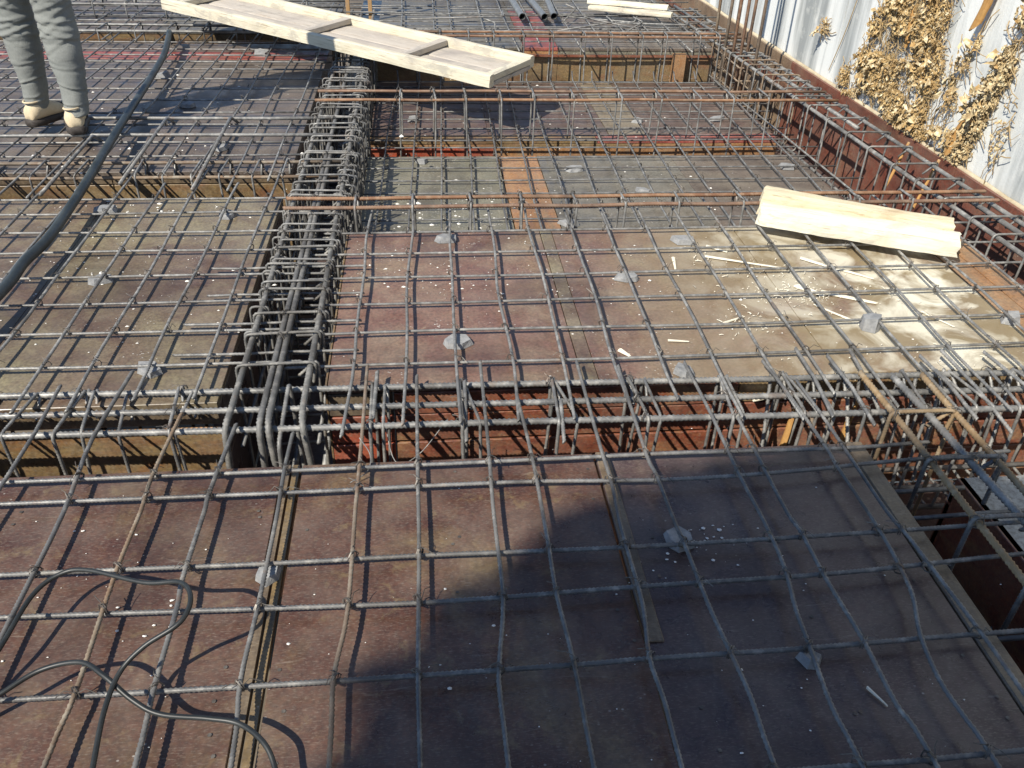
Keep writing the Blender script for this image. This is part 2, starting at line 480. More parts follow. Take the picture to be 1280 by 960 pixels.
def stirrup_pts(a0, a1, z0, z1, axis, c, hook=0.06, tilt=0.0):
    """closed link with an inward hook; axis 'y' spans y (link across a beam running along x), axis 'x' spans x"""
    mid = [(a1 - 0.012, z1 - hook), (a1, z1), (a0, z1), (a0, z0), (a1, z0), (a1 + 0.004, z1 + 0.003), (a1 - hook * .8, z1 - hook * .75)]
    P = []
    for k, (a, z) in enumerate(mid):
        off = 0.011 * k / len(mid) + tilt * (z - z1)
        P.append((c + off, a, z) if axis == 'y' else (a, c + off, z))
    return fillet(P, 0.018, 3)

# ================================================================== GROUND
v, f = [(-700, -700, -3.2), (700, -700, -3.2), (700, 700, -3.2), (-700, 700, -3.2)], [(0, 1, 2, 3)]
tag(link('ground', v, f, 'soil'), kind='structure')

# ================================================================== FORMWORK DECKS
T = 0.018
def deck(loc, label, group='plywood decks of the slab formwork'):
    return thing('formwork_deck', loc, label, 'formwork', group)

def sheet(par, x0, x1, y0, y1, z, mat, dz=0.0, name='plywood_sheet'):
    g = 0.0012
    o = box(name, x0 + g, x1 - g, y0 + g, y1 - g, z - T + dz, z + dz, mat, par, 0, 0.0015)
    return o

def side(par, x0, x1, y, z, mats, face, rows=((-0.022, -0.095), (-0.100, -0.192), (-0.200, -0.30), (-0.304, -0.44))):
    """boards that close a beam trench; face = +1 looks to +y, -1 looks to -y"""
    for i, (a, b) in enumerate(rows):
        m = mats[min(i, len(mats) - 1)]
        j = random.uniform(-.002, .002)
        y0, y1 = (y - 0.022, y) if face > 0 else (y, y + 0.022)
        box('side_board', x0, x1, y0 + j, y1 + j, z + b, z + a, m, par, 0, 0.002)

def side_x(par, x, y0, y1, z, mat, face, rows=((-0.022, -0.2), (-0.204, -0.44))):
    for a, b in rows:
        x0, x1 = (x - 0.022, x) if face > 0 else (x, x + 0.022)
        box('side_board', x0, x1, y0, y1, z + b, z + a, mat, par, 0, 0.002)

# near deck -----------------------------------------------------------------
d_near = deck((0.2, -2.0, 0), 'dark red-brown plywood deck nearest the viewer, half shaded, black cables lying over it')
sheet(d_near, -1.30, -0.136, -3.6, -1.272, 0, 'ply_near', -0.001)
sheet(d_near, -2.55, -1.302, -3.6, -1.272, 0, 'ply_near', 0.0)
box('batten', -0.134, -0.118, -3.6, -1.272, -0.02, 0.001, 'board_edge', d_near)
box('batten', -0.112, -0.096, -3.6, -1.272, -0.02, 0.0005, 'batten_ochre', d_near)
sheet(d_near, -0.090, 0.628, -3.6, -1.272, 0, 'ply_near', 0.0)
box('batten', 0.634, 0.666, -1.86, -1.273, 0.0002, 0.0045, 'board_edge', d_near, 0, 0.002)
sheet(d_near, 0.632, 1.288, -3.6, -1.272, 0, 'ply_near_shade', -0.0005)
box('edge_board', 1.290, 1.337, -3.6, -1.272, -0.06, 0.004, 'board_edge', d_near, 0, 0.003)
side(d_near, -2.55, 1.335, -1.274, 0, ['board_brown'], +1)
side_x(d_near, 1.335, -3.6, -1.30, 0, 'ply_near_shade', +1, rows=((-0.064, -0.2), (-0.204, -0.44)))
# nail heads
v, f = [], []
for i in range(70):
    x, y = random.choice((-1.26, -.70, -.17, -.06, .27, .60, .70, .98, 1.25)) + random.uniform(-.012, .012), random.uniform(-2.2, -1.3)
    z = 0.0008; b = len(v)
    v += [(x + .0042 * math.cos(t * math.pi / 3), y + .0042 * math.sin(t * math.pi / 3), z + .0006) for t in range(6)]
    f.append(tuple(range(b, b + 6)))
link('nail_head', v, f, 'wire', d_near)['kind'] = 'stuff'

# middle deck ---------------------------------------------------------------
d_mid = deck((1.1, -0.45, 0), 'red-brown plywood deck in the middle, pale dried slurry and wood shavings on its right side')
sheet(d_mid, -0.058, 0.66, -0.952, 0.078, 0, 'ply_mid', 0.0)
sheet(d_mid, 0.66, 0.705, -0.952, 0.078, 0, 'ply_left', 0.001, 'filler_strip')
sheet(d_mid, 0.705, 1.42, -0.952, 0.078, 0, 'ply_mid_pale', -0.001)
sheet(d_mid, 1.42, 2.115, -0.952, 0.078, 0, 'ply_mid_pale', 0.0)
sheet(d_mid, 2.115, 2.205, -0.952, 0.078, 0, 'board_orange', 0.001, 'edge_plank')
sheet(d_mid, 2.205, 2.29, -0.952, 0.078, 0, 'board_orange', 0.0025, 'edge_plank')
box('corner_strip', -0.064, -0.059, -0.952, 0.078, -0.3, 0.002, 'board_ochre', d_mid)
side(d_mid, -0.058, 0.12, -0.950, 0, ['board_edge', 'board_red', 'board_red', 'board_red'], -1)
side(d_mid, 0.124, 1.12, -0.950, 0, ['board_brown', 'board_brown', 'board_brown', 'board_brown'], -1)
side(d_mid, 1.124, 2.29, -0.950, 0, ['board_ochre', 'board_brown', 'board_brown', 'board_brown'], -1)
side(d_mid, -0.058, 2.29, 0.076, 0, ['board_brown'], +1)
side_x(d_mid, 2.288, -0.95, 0.076, 0, 'board_brown', +1)

# left middle deck ----------------------------------------------------------
d_lm = deck((-1.2, -0.3, 0), 'dusty tan plywood deck left of the dark central trench, crossed by a thick black hose')
for a, b, dz in ((-0.342, -1.02, 0), (-1.02, -1.72, -.001), (-1.72, -2.5, 0), (-2.5, -3.4, -.001)):
    sheet(d_lm, b, a, -0.998, 0.43, 0, 'ply_left', dz)
for a, b in ((-3.4, -1.04), (-1.036, -0.345)):
    side(d_lm, a, b, -0.996, 0, ['board_edge', 'board_ochre', 'board_ochre', 'board_ochre'], -1, rows=((-0.02, -0.072), (-0.10, -0.30), (-0.304, -0.44)))
    o = box('ledger', a, b, -1.006, -0.996, -0.094, -0.078, 'board_orange', d_lm, 0, 0.003)
side(d_lm, -3.4, -0.345, 0.428, 0, ['board_ochre'], +1)
side_x(d_lm, -0.344, -0.995, 0.426, 0, 'ply_near_shade', +1)

# left far deck -------------------------------------------------------------
d_lf = deck((-1.8, 1.8, 0), 'grey-brown plywood deck under the walking person, with a red painted strip across its far part')
for y0, y1, m, dz in ((0.722, 1.42, 'ply_far', 0), (1.42, 2.62, 'ply_far', -.001), (2.80, 3.02, 'ply_far', 0)):
    xs = (-0.342, -1.55, -2.76, -3.95, -5.2)
    for a, b in zip(xs, xs[1:]):
        sheet(d_lf, b, a, y0, y1, 0, m, dz + random.choice((0, -.0007)))
for a, b in ((-0.342, -1.9), (-1.9, -3.5), (-3.5, -5.2)):
    sheet(d_lf, b, a, 2.62, 2.80, 0, 'paint_red', 0.001, 'painted_strip')
xs = (-0.345, -1.1, -1.9, -2.7, -3.6)
for k, (a, b) in enumerate(zip(xs, xs[1:])):
    side(d_lf, b + .003, a, 0.726, 0, ['board_edge', ('board_ochre', 'board_ochre', 'board_brown', 'board_ochre')[k], 'board_ochre'], -1, rows=((-0.02, -0.055), (-0.06, -0.13), (-0.134, -0.24), (-0.244, -0.44)))
side(d_lf, -5.2, -0.345, 3.016, 0, ['board_brown'], +1)
side_x(d_lf, -0.344, 0.73, 3.0, 0, 'ply_near_shade', +1)

# sunken decks --------------------------------------------------------------
ZS = -0.20
d_gr = deck((1.1, 0.95, ZS), 'sunken grey-green plywood deck with one orange plank let into it, behind the middle deck')
for a, b, m, dz in ((-0.058, 0.62, 'ply_green', 0), (0.622, 0.826, 'board_orange', 0.001), (0.828, 1.55, 'ply_grey', 0), (1.55, 2.25, 'ply_far', -.001)):
    sheet(d_gr, a, b, 0.395, 1.452, ZS, m, dz, 'plank' if m == 'board_orange' else 'plywood_sheet')
side(d_gr, -0.058, 2.25, 1.450, ZS, ['board_brown'], +1)
side(d_gr, -0.058, 2.25, 0.398, ZS, ['board_brown'], -1)
side_x(d_gr, -0.056, 0.40, 1.45, ZS, 'board_edge', -1, rows=((-0.022, -0.24),))
d_dk = deck((1.1, 2.25, ZS), 'sunken dark wine-brown plywood deck with a tan strip, below the far ochre step')
for a, b, m, dz in ((-0.058, 0.60, 'ply_wine', 0), (0.60, 1.285, 'ply_wine', -.001), (1.287, 1.50, 'ply_tan', 0.001), (1.502, 2.25, 'ply_wine', 0)):
    sheet(d_dk, a, b, 1.796, 2.86, ZS, m, dz)
sheet(d_dk, -0.058, 1.20, 1.690, 1.794, ZS, 'board_ochre', 0.001, 'edge_plank')
sheet(d_dk, 1.202, 2.25, 1.690, 1.794, ZS, 'paint_red', 0.001, 'edge_plank')
side(d_dk, -0.058, 0.62, 1.694, ZS, ['board_orange', 'board_red', 'board_brown'], -1, rows=((-0.02, -0.040), (-0.043, -0.13), (-0.134, -0.24)))
side(d_dk, 0.624, 1.40, 1.694, ZS, ['board_ochre', 'board_orange', 'board_brown'], -1, rows=((-0.02, -0.040), (-0.043, -0.13), (-0.134, -0.24)))
side(d_dk, 1.404, 2.25, 1.694, ZS, ['board_orange', 'board_orange', 'board_brown'], -1, rows=((-0.02, -0.036), (-0.039, -0.13), (-0.134, -0.24)))
side_x(d_dk, -0.056, 1.70, 2.86, ZS, 'board_edge', -1, rows=((-0.022, -0.24),))

# far deck ------------------------------------------------------------------
d_far = deck((1.1, 5.0, 0), 'far grey plywood deck under crowded bars, its ochre front stepping down to sunken decks')
ys = (2.955, 4.15, 5.35, 6.55, 7.75)
for y0, y1 in zip(ys, ys[1:]):
    for a, b in ((-0.058, 0.92), (0.922, 1.15), (1.152, 2.22)):
        m = 'paint_red' if (b - a < .3 and y0 < 4) else 'ply_grey' if y0 > 4 or a < .9 else 'ply_far'
        sheet(d_far, a, b, y0, y1, 0, m, random.choice((0, -.001)))
for a, b in ((-0.058, 0.55), (0.553, 0.92), (0.923, 1.15), (1.153, 1.62), (1.623, 2.0), (2.003, 2.22)):
    side(d_far, a, b, 2.960, 0, ['board_orange' if .9 < a < 1.1 else 'ply_green', 'board_ochre', 'board_ochre'], -1, rows=((-0.02, -0.042), (-0.058, -0.218)))
    box('ledger', a, b, 2.947, 2.96, -0.056, -0.043, 'board_brown', d_far)
box('post', 1.93, 2.02, 2.905, 2.945, ZS - .05, -0.025, 'board_orange', d_far, 0, 0.003)
side_x(d_far, -0.056, 2.97, 7.7, 0, 'ply_near_shade', -1, rows=((-0.022, -0.3),))
d_lb = deck((-2.5, 5.3, 0), 'plywood deck in the far left corner beyond the second left beam')
for y0, y1 in ((3.36, 4.6), (4.6, 5.8), (5.8, 7.75)):
    for a, b in ((-0.342, -1.55), (-1.55, -2.76), (-2.76, -3.95), (-3.95, -5.6)):
        sheet(d_lb, b, a, y0, y1, 0, 'ply_far' if random.random() < .6 else 'ply_grey', random.choice((0, -.001)))
side(d_lb, -5.6, -0.345, 3.364, 0, ['board_ochre'], -1, rows=((-0.02, -0.06), (-0.065, -0.25), (-0.255, -0.44)))

# cement coated board at the right front -------------------------------------
d_pl = thing('cement_board', (1.9, -1.9, -0.10), 'pale cement-smeared board low down beyond the dark trench at the right edge', 'board')
sheet(d_pl, 1.615, 2.30, -3.4, -1.315, -0.10, 'plate', 0, 'board_sheet')
side_x(d_pl, 1.612, -3.4, -1.315, -0.10, 'board_brown', -1, rows=((0.0, -0.045), (-0.05, -0.34)))
side(d_pl, 1.612, 2.30, -1.312, -0.10, ['plate', 'board_brown'], +1, rows=((-.02, -.08), (-.085, -.34)))

# beam trench floors ----------------------------------------------------------
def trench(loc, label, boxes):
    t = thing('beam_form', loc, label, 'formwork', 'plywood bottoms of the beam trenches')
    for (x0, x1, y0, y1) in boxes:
        box('bottom_board', x0, x1, y0, y1, -0.462, -0.444, 'ply_near_shade', t)
trench((0, -1.1, -.45), 'trench bottom under the front beam cage, between near and middle decks', [(-3.4, -1.0, -1.272, -.95), (-.998, 1.0, -1.272, -.95), (1.002, 2.6, -1.272, -.95)])
trench((-.2, 2, -.45), 'bottom of the black central trench running away from the viewer', [(-.34, -.06, -.948, 1.2), (-.34, -.06, 1.202, 3.4), (-.34, -.06, 3.402, 7.6)])
trench((2.45, 2, -.45), 'bottom of the right trench along the concrete wall', [(2.29, 2.72, -.948, 1.5), (2.25, 2.72, 1.502, 4.4), (2.2, 2.72, 4.402, 7.7)])
trench((-1.5, .57, -.45), 'bottom of the left rear beam trench under its rusty bars', [(-3.4, -.342, .43, .722)])
trench((1.1, .24, -.45), 'bottom of the trench behind the middle deck', [(-.058, 2.288, .08, .395)])
trench((1.1, 1.57, -.45), 'bottom of the trench between the two sunken decks', [(-.058, 2.25, 1.453, 1.69)])
trench((1.1, 2.9, -.45), 'bottom of the trench in front of the far ochre step', [(-.058, 2.25, 2.862, 2.982)])
trench((-2, 3.2, -.45), 'bottom of the far left beam trench', [(-5.2, -.342, 3.02, 3.36)])
trench((1.47, -2.3, -.45), 'bottom of the dark trench at the right front corner', [(1.337, 1.61, -3.4, -1.274)])

# ================================================================== EDGE FORM AND CONCRETE WALL ON THE RIGHT
SK = -0.022
def fx(y): return 2.665 + SK * y
d_ed = thing('edge_form', (2.66, 2, 0.02), 'tall red-brown edge form with a pale dusty top, standing against the concrete wall', 'formwork')
for (y0, y1, m) in ((-3.4, -1.25, 'form_red'), (-1.247, 0.62, 'form_red'), (0.623, 2.55, 'form_red'), (2.553, 4.2, 'form_tan'), (4.203, 7.7, 'form_tan')):
    v, f = boxv(2.665, 2.685, y0, y1, -0.46, 0.020)
    v = [(a[0] + SK * a[1], a[1], a[2] + (random.uniform(-.003, .003) if a[2] > 0 else 0)) for a in v]
    link('form_panel', v, f, m, d_ed)
    v, f = boxv(2.648, 2.664, y0 + .004, y1 - .004, -0.155, -0.12)
    link('waler', [(a[0] + SK * a[1], a[1], a[2]) for a in v], f, 'form_red', d_ed)
v, f = [], []
pts = []
n = 90
for i in range(n + 1):                                  # crumbs of dry mortar along the top
    y = -3.4 + 11.0 * i / n
    pts.append((2.690 + SK * y, y, 0.020 + 0.005 * mnoise.noise((y * 6, 0, 0))))
v, f = tube(pts, 0.013, 6)
link('mortar_bead', v, f, 'bead', d_ed, smooth=True)

d_wall = thing('concrete_wall', (2.8, 2, -0.5), 'bright grey-streaked concrete wall rising on the right behind the edge form', 'wall')
ys = (-4.0, -2.6, -1.25, 0.02, 1.02, 2.08, 3.2, 4.4, 5.6, 6.9, 8.4)
for i, (y0, y1) in enumerate(zip(ys, ys[1:])):
    v, f = boxv(2.71, 2.86, y0 + .003, y1 - .003, -3.2, 2.4)
    dx = random.uniform(-.003, .003)
    link('wall_panel', [(a[0] + SK * a[1] + dx, a[1], a[2]) for a in v], f, 'wall', d_wall)
v, f = boxv(2.735, 2.84, -4.0, 8.4, -3.19, 2.38)
link('wall_core', [(a[0] + SK * a[1], a[1], a[2]) for a in v], f, 'wall', d_wall)
def wx(y): return 2.706 + SK * y

# ================================================================== REINFORCEMENT MATS
RB = 0.0048
def mat_thing(loc, label):
    return thing('rebar_mat', loc, label, 'rebar mat', 'tied mats of steel bars on the decks')

NEAR_Y = [[(-0.580,-0.891),(-0.599,-1.188),(-0.584,-1.444),(-0.586,-1.730),(-0.586,-1.791),(-0.59,-2.5)],
 [(-0.408,-1.092),(-0.421,-1.334),(-0.417,-1.455),(-0.421,-1.640),(-0.413,-1.914),(-0.419,-2.056),(-0.42,-2.6)],
 [(-0.264,-1.144),(-0.281,-1.398),(-0.280,-1.464),(-0.284,-1.656),(-0.278,-1.743),(-0.278,-1.918),(-0.272,-2.068),(-0.27,-2.6)],
 [(-0.118,-1.193),(-0.122,-1.339),(-0.120,-1.475),(-0.122,-1.629),(-0.125,-1.768),(-0.130,-1.918),(-0.118,-2.081),(-0.12,-2.6)],
 [(0.053,-0.893),(0.053,-1.229),(0.052,-1.407),(0.051,-1.487),(0.052,-1.713),(0.048,-1.810),(0.035,-1.924),(0.040,-2.094),(0.04,-2.6)],
 [(0.190,-0.953),(0.190,-1.359),(0.191,-1.496),(0.191,-1.633),(0.187,-1.929),(0.189,-2.106),(0.19,-2.6)],
 [(0.369,-0.890),(0.364,-1.264),(0.360,-1.413),(0.358,-1.508),(0.358,-1.600),(0.357,-1.760),(0.335,-1.921),(0.332,-1.972),(0.334,-2.117),(0.34,-2.6)],
 [(0.456,-1.045),(0.467,-1.323),(0.467,-1.558),(0.467,-1.617),(0.465,-1.759),(0.474,-1.920),(0.475,-2.129),(0.48,-2.6)],
 [(0.643,-0.905),(0.641,-1.288),(0.643,-1.432),(0.635,-1.570),(0.635,-1.740),(0.631,-1.818),(0.617,-1.924),(0.622,-2.020),(0.620,-2.141),(0.62,-2.6)],
 [(0.758,-0.932),(0.748,-1.326),(0.754,-1.410),(0.758,-1.578),(0.762,-1.638),(0.766,-1.804),(0.774,-1.914),(0.781,-2.019),(0.777,-2.153),(0.78,-2.6)],
 [(0.954,-0.922),(0.959,-1.184),(0.955,-1.409),(0.959,-1.592),(0.954,-1.721),(0.936,-1.833),(0.930,-1.912),(0.919,-2.049),(0.925,-2.165),(0.93,-2.6)],
 [(1.024,-1.195),(1.024,-1.353),(1.024,-1.553),(1.032,-1.620),(1.032,-1.751),(1.040,-1.913),(1.037,-2.052),(1.049,-2.152),(1.05,-2.6)],
 [(1.184,-0.926),(1.197,-1.069),(1.207,-1.323),(1.205,-1.410),(1.209,-1.609),(1.204,-1.723),(1.192,-1.812),(1.159,-1.909),(1.144,-2.010),(1.149,-2.085),(1.156,-2.171),(1.16,-2.6)],
 [(1.246,-1.032),(1.254,-1.208),(1.255,-1.404),(1.255,-1.568),(1.265,-1.656),(1.272,-1.786),(1.280,-1.918),(1.283,-2.053),(1.29,-2.6)]]
NEAR_X = [[(-1.6,-1.322),(-0.766,-1.320),(-0.089,-1.321),(0.537,-1.319),(0.819,-1.316),(1.257,-1.321),(1.494,-1.310)],
 [(-1.7,-1.39),(-0.738,-1.395),(-0.125,-1.401),(0.411,-1.397),(0.794,-1.411),(1.117,-1.399),(1.330,-1.382),(1.682,-1.361)],
 [(-1.7,-1.61),(-0.656,-1.614),(-0.098,-1.619),(0.193,-1.617),(0.633,-1.624),(1.146,-1.620),(1.404,-1.615),(1.567,-1.611),(2.0,-1.605)],
 [(-1.7,-1.70),(-0.614,-1.724),(0.052,-1.743),(0.312,-1.746),(0.642,-1.738),(1.070,-1.732),(1.508,-1.705),(2.0,-1.69)],
 [(-1.7,-1.90),(-0.544,-1.912),(0.032,-1.919),(0.480,-1.918),(0.602,-1.915),(0.932,-1.913),(1.162,-1.907),(1.382,-1.904),(2.0,-1.90)],
 [(-1.7,-2.18),(0.3,-2.16),(0.884,-2.153),(1.043,-2.153),(1.226,-2.150),(2.0,-2.14)],
 [(-1.7,-2.40),(0.3,-2.39),(2.0,-2.37)]]
m_near = mat_thing((0.2, -1.8, 0.03), 'widely spaced mat of ribbed grey bars over the near dark deck')
for i, p in enumerate(NEAR_Y):
    P = smooth_path([(x, y, 0.037 + 0.002 * math.sin(i * 2.3 + y * 5)) for x, y in p], 4)
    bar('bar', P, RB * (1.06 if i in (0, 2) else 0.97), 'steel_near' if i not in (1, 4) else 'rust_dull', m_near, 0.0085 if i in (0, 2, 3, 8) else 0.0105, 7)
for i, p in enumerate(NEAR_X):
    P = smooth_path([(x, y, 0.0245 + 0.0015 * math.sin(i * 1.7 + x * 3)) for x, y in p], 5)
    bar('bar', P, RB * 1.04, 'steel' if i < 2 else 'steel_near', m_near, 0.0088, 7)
for x in (-0.75, -0.93, -1.09, -1.26, -1.42):
    bar('bar', wob((x, -0.95), (x, -2.6), 0.037, 8, .012, 'y'), RB, 'steel_near', m_near, 0.010, 6)
def interp(p, y):
    for a, b in zip(p, p[1:]):
        if (a[1] - y) * (b[1] - y) <= 0 and a[1] != b[1]:
            t = (y - a[1]) / (b[1] - a[1]); return a[0] + (b[0] - a[0]) * t
    return None
cr = []
for q in NEAR_X[:6]:
    for p in NEAR_Y:
        y = min(q, key=lambda a: abs(a[0] - p[3 if len(p) > 3 else -1][0]))[1]
        x = interp(p, y)
        if x is not None: cr.append((x, y, 0.031))
ties(m_near, cr, 0.9, 0.0125, seed=4)

MX = [0.012, 0.163, 0.309, 0.460, 0.607, 0.760, 0.898, 1.050, 1.202, 1.344, 1.490, 1.640, 1.792, 1.943, 2.082, 2.235]
MY = [0.026, -0.153, -0.328, -0.508, -0.688, -0.865]
m_mid = mat_thing((1.1, -0.4, 0.03), 'even square mat of grey bars over the middle red-brown deck')
for i, x in enumerate(MX):
    e = -1.0 - random.choice((0.19, 0.21, 0.10, 0.17))
    s = random.choice((0.20, 0.26, 0.30))
    bar('bar', wob((x + .014, s), (x - .008, e), 0.0335, 11, 0.009, 'y'), RB * 0.98, 'steel', m_mid, 0.0105, 6)
for i, y in enumerate(MY):
    bar('bar', wob((-0.14 - .03 * (i % 3), y - 0.01), (2.50, y + 0.012), 0.0215, 11, 0.007), RB * 0.95, 'steel', m_mid, 0.0105, 6)
ties(m_mid, [(x, y, 0.028) for x in MX for y in MY], 0.85, 0.0115, seed=8)
for y in (-0.25, -0.44, -0.62, -0.79):
    bar('bar', wob((-0.46 - random.uniform(0, .05), y), (0.02, y + .004), 0.022, 5, .004), RB * .95, 'steel', m_mid, 0.0105, 6)

m_lm = mat_thing((-1.2, -0.3, 0.03), 'mat of grey bars over the dusty tan deck, crossed by the thick hose')
LMX = [-0.385, -0.537, -0.692, -0.825, -0.972, -1.125, -1.275, -1.42, -1.57, -1.72, -1.87, -2.02, -2.2]
LMY = [0.372, 0.234, 0.062, -0.100, -0.290, -0.470, -0.652, -0.832]
for i, x in enumerate(LMX):
    e = -1.0 - random.choice((0.02, 0.06, 0.19))
    bar('bar', wob((x + .01, random.choice((0.66, 0.72, 0.5))), (x - .01, e), 0.034, 11, 0.010, 'y'), RB * .97, 'steel', m_lm, 0.0105, 6)
for i, y in enumerate(LMY):
    bar('bar', wob((-2.5, y), (-0.085 - .05 * (i % 2), y - .006), 0.0215, 11, 0.007), RB * .95, 'steel', m_lm, 0.0105, 6)
ties(m_lm, [(x, y, 0.028) for x in LMX for y in LMY], 0.8, 0.0115, seed=9)

m_lf = mat_thing((-1.9, 1.8, 0.03), 'mat of grey bars under the walking person on the far left deck')
LFX = [-0.400 - 0.1475 * i for i in range(29)]
LFY = [0.86, 1.035, 1.285, 1.485, 1.700, 1.910, 2.105, 2.30, 2.47, 2.63, 2.78, 2.95]
for i, x in enumerate(LFX):
    s = random.choice((0.42, 0.36, 0.62, 0.52))
    bar('bar', wob((x - .01, s), (x + .02, 3.2), 0.034, 9, 0.012, 'y'), RB, 'steel_dark' if i % 3 else 'steel', m_lf, 0, 6)
for i, y in enumerate(LFY):
    bar('bar', wob((-4.7, y), (-0.30, y), 0.0215, 12, 0.009), RB, 'steel', m_lf, 0, 6)
for y in (1.045, 1.295):                                # two thicker bars laid on top
    bar('bar', wob((-3.4, y + .012), (-0.2, y + .004), 0.050, 10, 0.01), 0.0085, 'steel', m_lf, 0, 6)
ties(m_lf, [(x, y, 0.028) for x in LFX[:20] for y in LFY], 0.6, 0.012, seed=10)
for x, y0, y1 in ((-0.98, 0.47, 1.285), (-0.685, 0.40, 1.29), (-1.245, 0.36, 1.03)):   # hooked bars that lap onto the deck
    P = fillet([(x, y0, 0.046), (x, y1, 0.058), (x + .03, y1 + .02, 0.02)], 0.02, 3)
    bar('bar', P, 0.0075, 'steel', m_lf, 0, 6)

m_gr = mat_thing((1.1, 1.5, -0.17), 'fine mat of dark bars over both sunken decks')
GX = [0.02, 0.165, 0.305, 0.445, 0.585, 0.73, 0.875, 1.03, 1.175, 1.31, 1.45, 1.59, 1.73, 1.87, 2.01, 2.15]
GY = [0.59, 0.74, 0.885, 1.05, 1.22, 1.37, 1.52, 1.64, 1.72, 1.84, 2.01, 2.16, 2.32, 2.50, 2.67, 2.80]
for i, x in enumerate(GX):
    P = [(p.x, p.y, p.z) for p in wob((x - .01, 0.28), (x + .055, 2.80), ZS + 0.034, 12, 0.010, 'y')]
    P.append((x + .06, 2.86, ZS + 0.075))
    bar('bar', P, RB, 'steel_dark', m_gr, 0, 6)
for y in GY:
    bar('bar', wob((-0.16, y), (2.34 + random.uniform(-.05, .12), y - .01), ZS + 0.0215, 12, 0.007), RB * .92, 'steel_dark', m_gr, 0, 6)
ties(m_gr, [(x + (y - .28) * .024, y, ZS + 0.028) for x in GX for y in GY], 0.7, 0.012, seed=12)

m_far = mat_thing((1.1, 5.0, 0.03), 'crowded layered mats of bars on the far deck')
for i in range(30):
    y = 3.02 + 0.115 * i + (0.03 if i % 2 else 0)
    if i > 14: y = 3.02 + 0.115 * 15 + 0.165 * (i - 15)
    bar('bar', wob((-0.30, y), (2.45, y + random.uniform(-.05, .05)), 0.0215 + (0.04 if i % 5 == 1 else 0), 8, 0.014), RB * 1.05, 'steel' if i % 2 else 'steel_dark', m_far, 0, 5)
for i, x in enumerate((0.10, 0.34, 0.45, 0.68, 0.86, 1.02, 1.28, 1.46, 1.66, 1.84, 2.0, 2.12)):
    bar('bar', wob((x, 2.70 + random.choice((0, .12, .25))), (x + .03, 7.0), 0.036, 9, 0.016, 'y'), RB * 1.1, 'steel', m_far, 0, 5)
for k, (x, y, a, l) in enumerate(((1.40, 3.35, .5, .5), (1.5, 3.6, -.45, .6), (1.72, 3.3, 1.0, .45), (1.35, 3.75, 1.2, .4), (1.9, 3.45, -.2, .5), (0.5, 3.6, .1, .7), (0.75, 3.25, 1.5, .35), (1.62, 3.45, 2.4, .4))):
    c, s = math.cos(a), math.sin(a)
    P = fillet([(x - c * l / 2, y - s * l / 2, 0.05), (x + c * l / 2, y + s * l / 2, 0.06), (x + c * l / 2 - s * .08, y + s * l / 2 + c * .08, 0.085)], 0.02, 3)
    bar('bar', P, 0.006, 'steel', m_far, 0, 5)
m_lb = mat_thing((-2.5, 5.2, 0.03), 'mat of bars on the deck in the far left corner')
for i in range(18):
    y = 3.44 + 0.16 * i
    bar('bar', wob((-5.4, y), (-0.2, y), 0.0215, 9, 0.012), RB * 1.05, 'steel' if i % 2 else 'steel_dark', m_lb, 0, 5)
for i in range(26):
    x = -0.42 - 0.19 * i
    bar('bar', wob((x, 2.95), (x + .05, 6.6), 0.035, 8, 0.014, 'y'), RB * 1.05, 'steel', m_lb, 0, 5)

# ================================================================== BEAM CAGES
def cage(loc, label, group='steel cages of the beams'):
    return thing('beam_cage', loc, label, 'rebar cage', group)

# front beam, running left to right
c_fr = cage((0.2, -1.06, -0.1), 'front beam cage of three thick ribbed grey bars crossing the whole view')
for k, (y, dx) in enumerate(((-0.968, -0.016), (-1.056, -0.014), (-1.142, -0.015))):
    P = []
    for i in range(15):
        x = -2.6 + 5.25 * i / 14
        P.append((x, y + dx * (x + .1) + .004 * mnoise.noise((x * 1.3, k * 9, 0)), 0.0135))
    bar('main_bar', P, 0.0086, 'steel', c_fr, 0.0125, 9)
for k, y in enumerate((-0.985, -1.07, -1.155)):
    bar('lower_bar', [(-2.6, y, -0.34), (2.55, y - .02, -0.34)], 0.0085, 'steel_dark', c_fr, 0, 6)
def links(par, name, pts, r, mat, spots, sides=6, rib=0.0, alt=None):
    """alike closed links sharing one mesh whose origin is at the cage's base; spots: (offset, rotation)"""
    v, f = tube(pts, r, sides, rib)
    first = None; out = []
    for k, (off, rot) in enumerate(spots):
        if first is None:
            first = o = link(name, v, f, mat, par, smooth=True)
            o.location = off; o.rotation_euler = rot
        else:
            o = first.copy(); COL.objects.link(o); o.parent = par
            o.location = off; o.rotation_euler = rot
        out.append(o)
    return out
def jig(a): return random.uniform(-a, a)
links(c_fr, 'stirrup', stirrup_pts(-1.158, -0.956, -0.352, 0.0275, 'y', 0.2, 0.075), 0.0047, 'steel',
      [((x - 0.2, -0.014 * (x + .1), random.uniform(-.004, .003)), (0, jig(.04), jig(.12))) for x in (-2.1, -1.85, -1.62, -1.38, -1.16, -0.93, -0.70, -0.435, 0.065, 0.305, 0.555, 0.785, 1.03, 1.215, 1.395, 1.57, 1.84, 2.06)], 7, 0.009)
links(c_fr, 'stirrup', stirrup_pts(-1.150, -0.962, -0.352, 0.0265, 'y', 0.2, 0.07), 0.0044, 'steel',
      [((x - 0.2, -0.014 * (x + .1), random.uniform(-.012, .0)), (0, jig(.09), jig(.22))) for x in (-1.27, -1.05, -0.955, -0.82, -0.665, -0.57, -0.41, 0.098, 0.335, 0.58, 0.815, 1.055, 1.24, 1.30, 1.48, 1.69, 1.75, 1.93)], 7, 0.009)
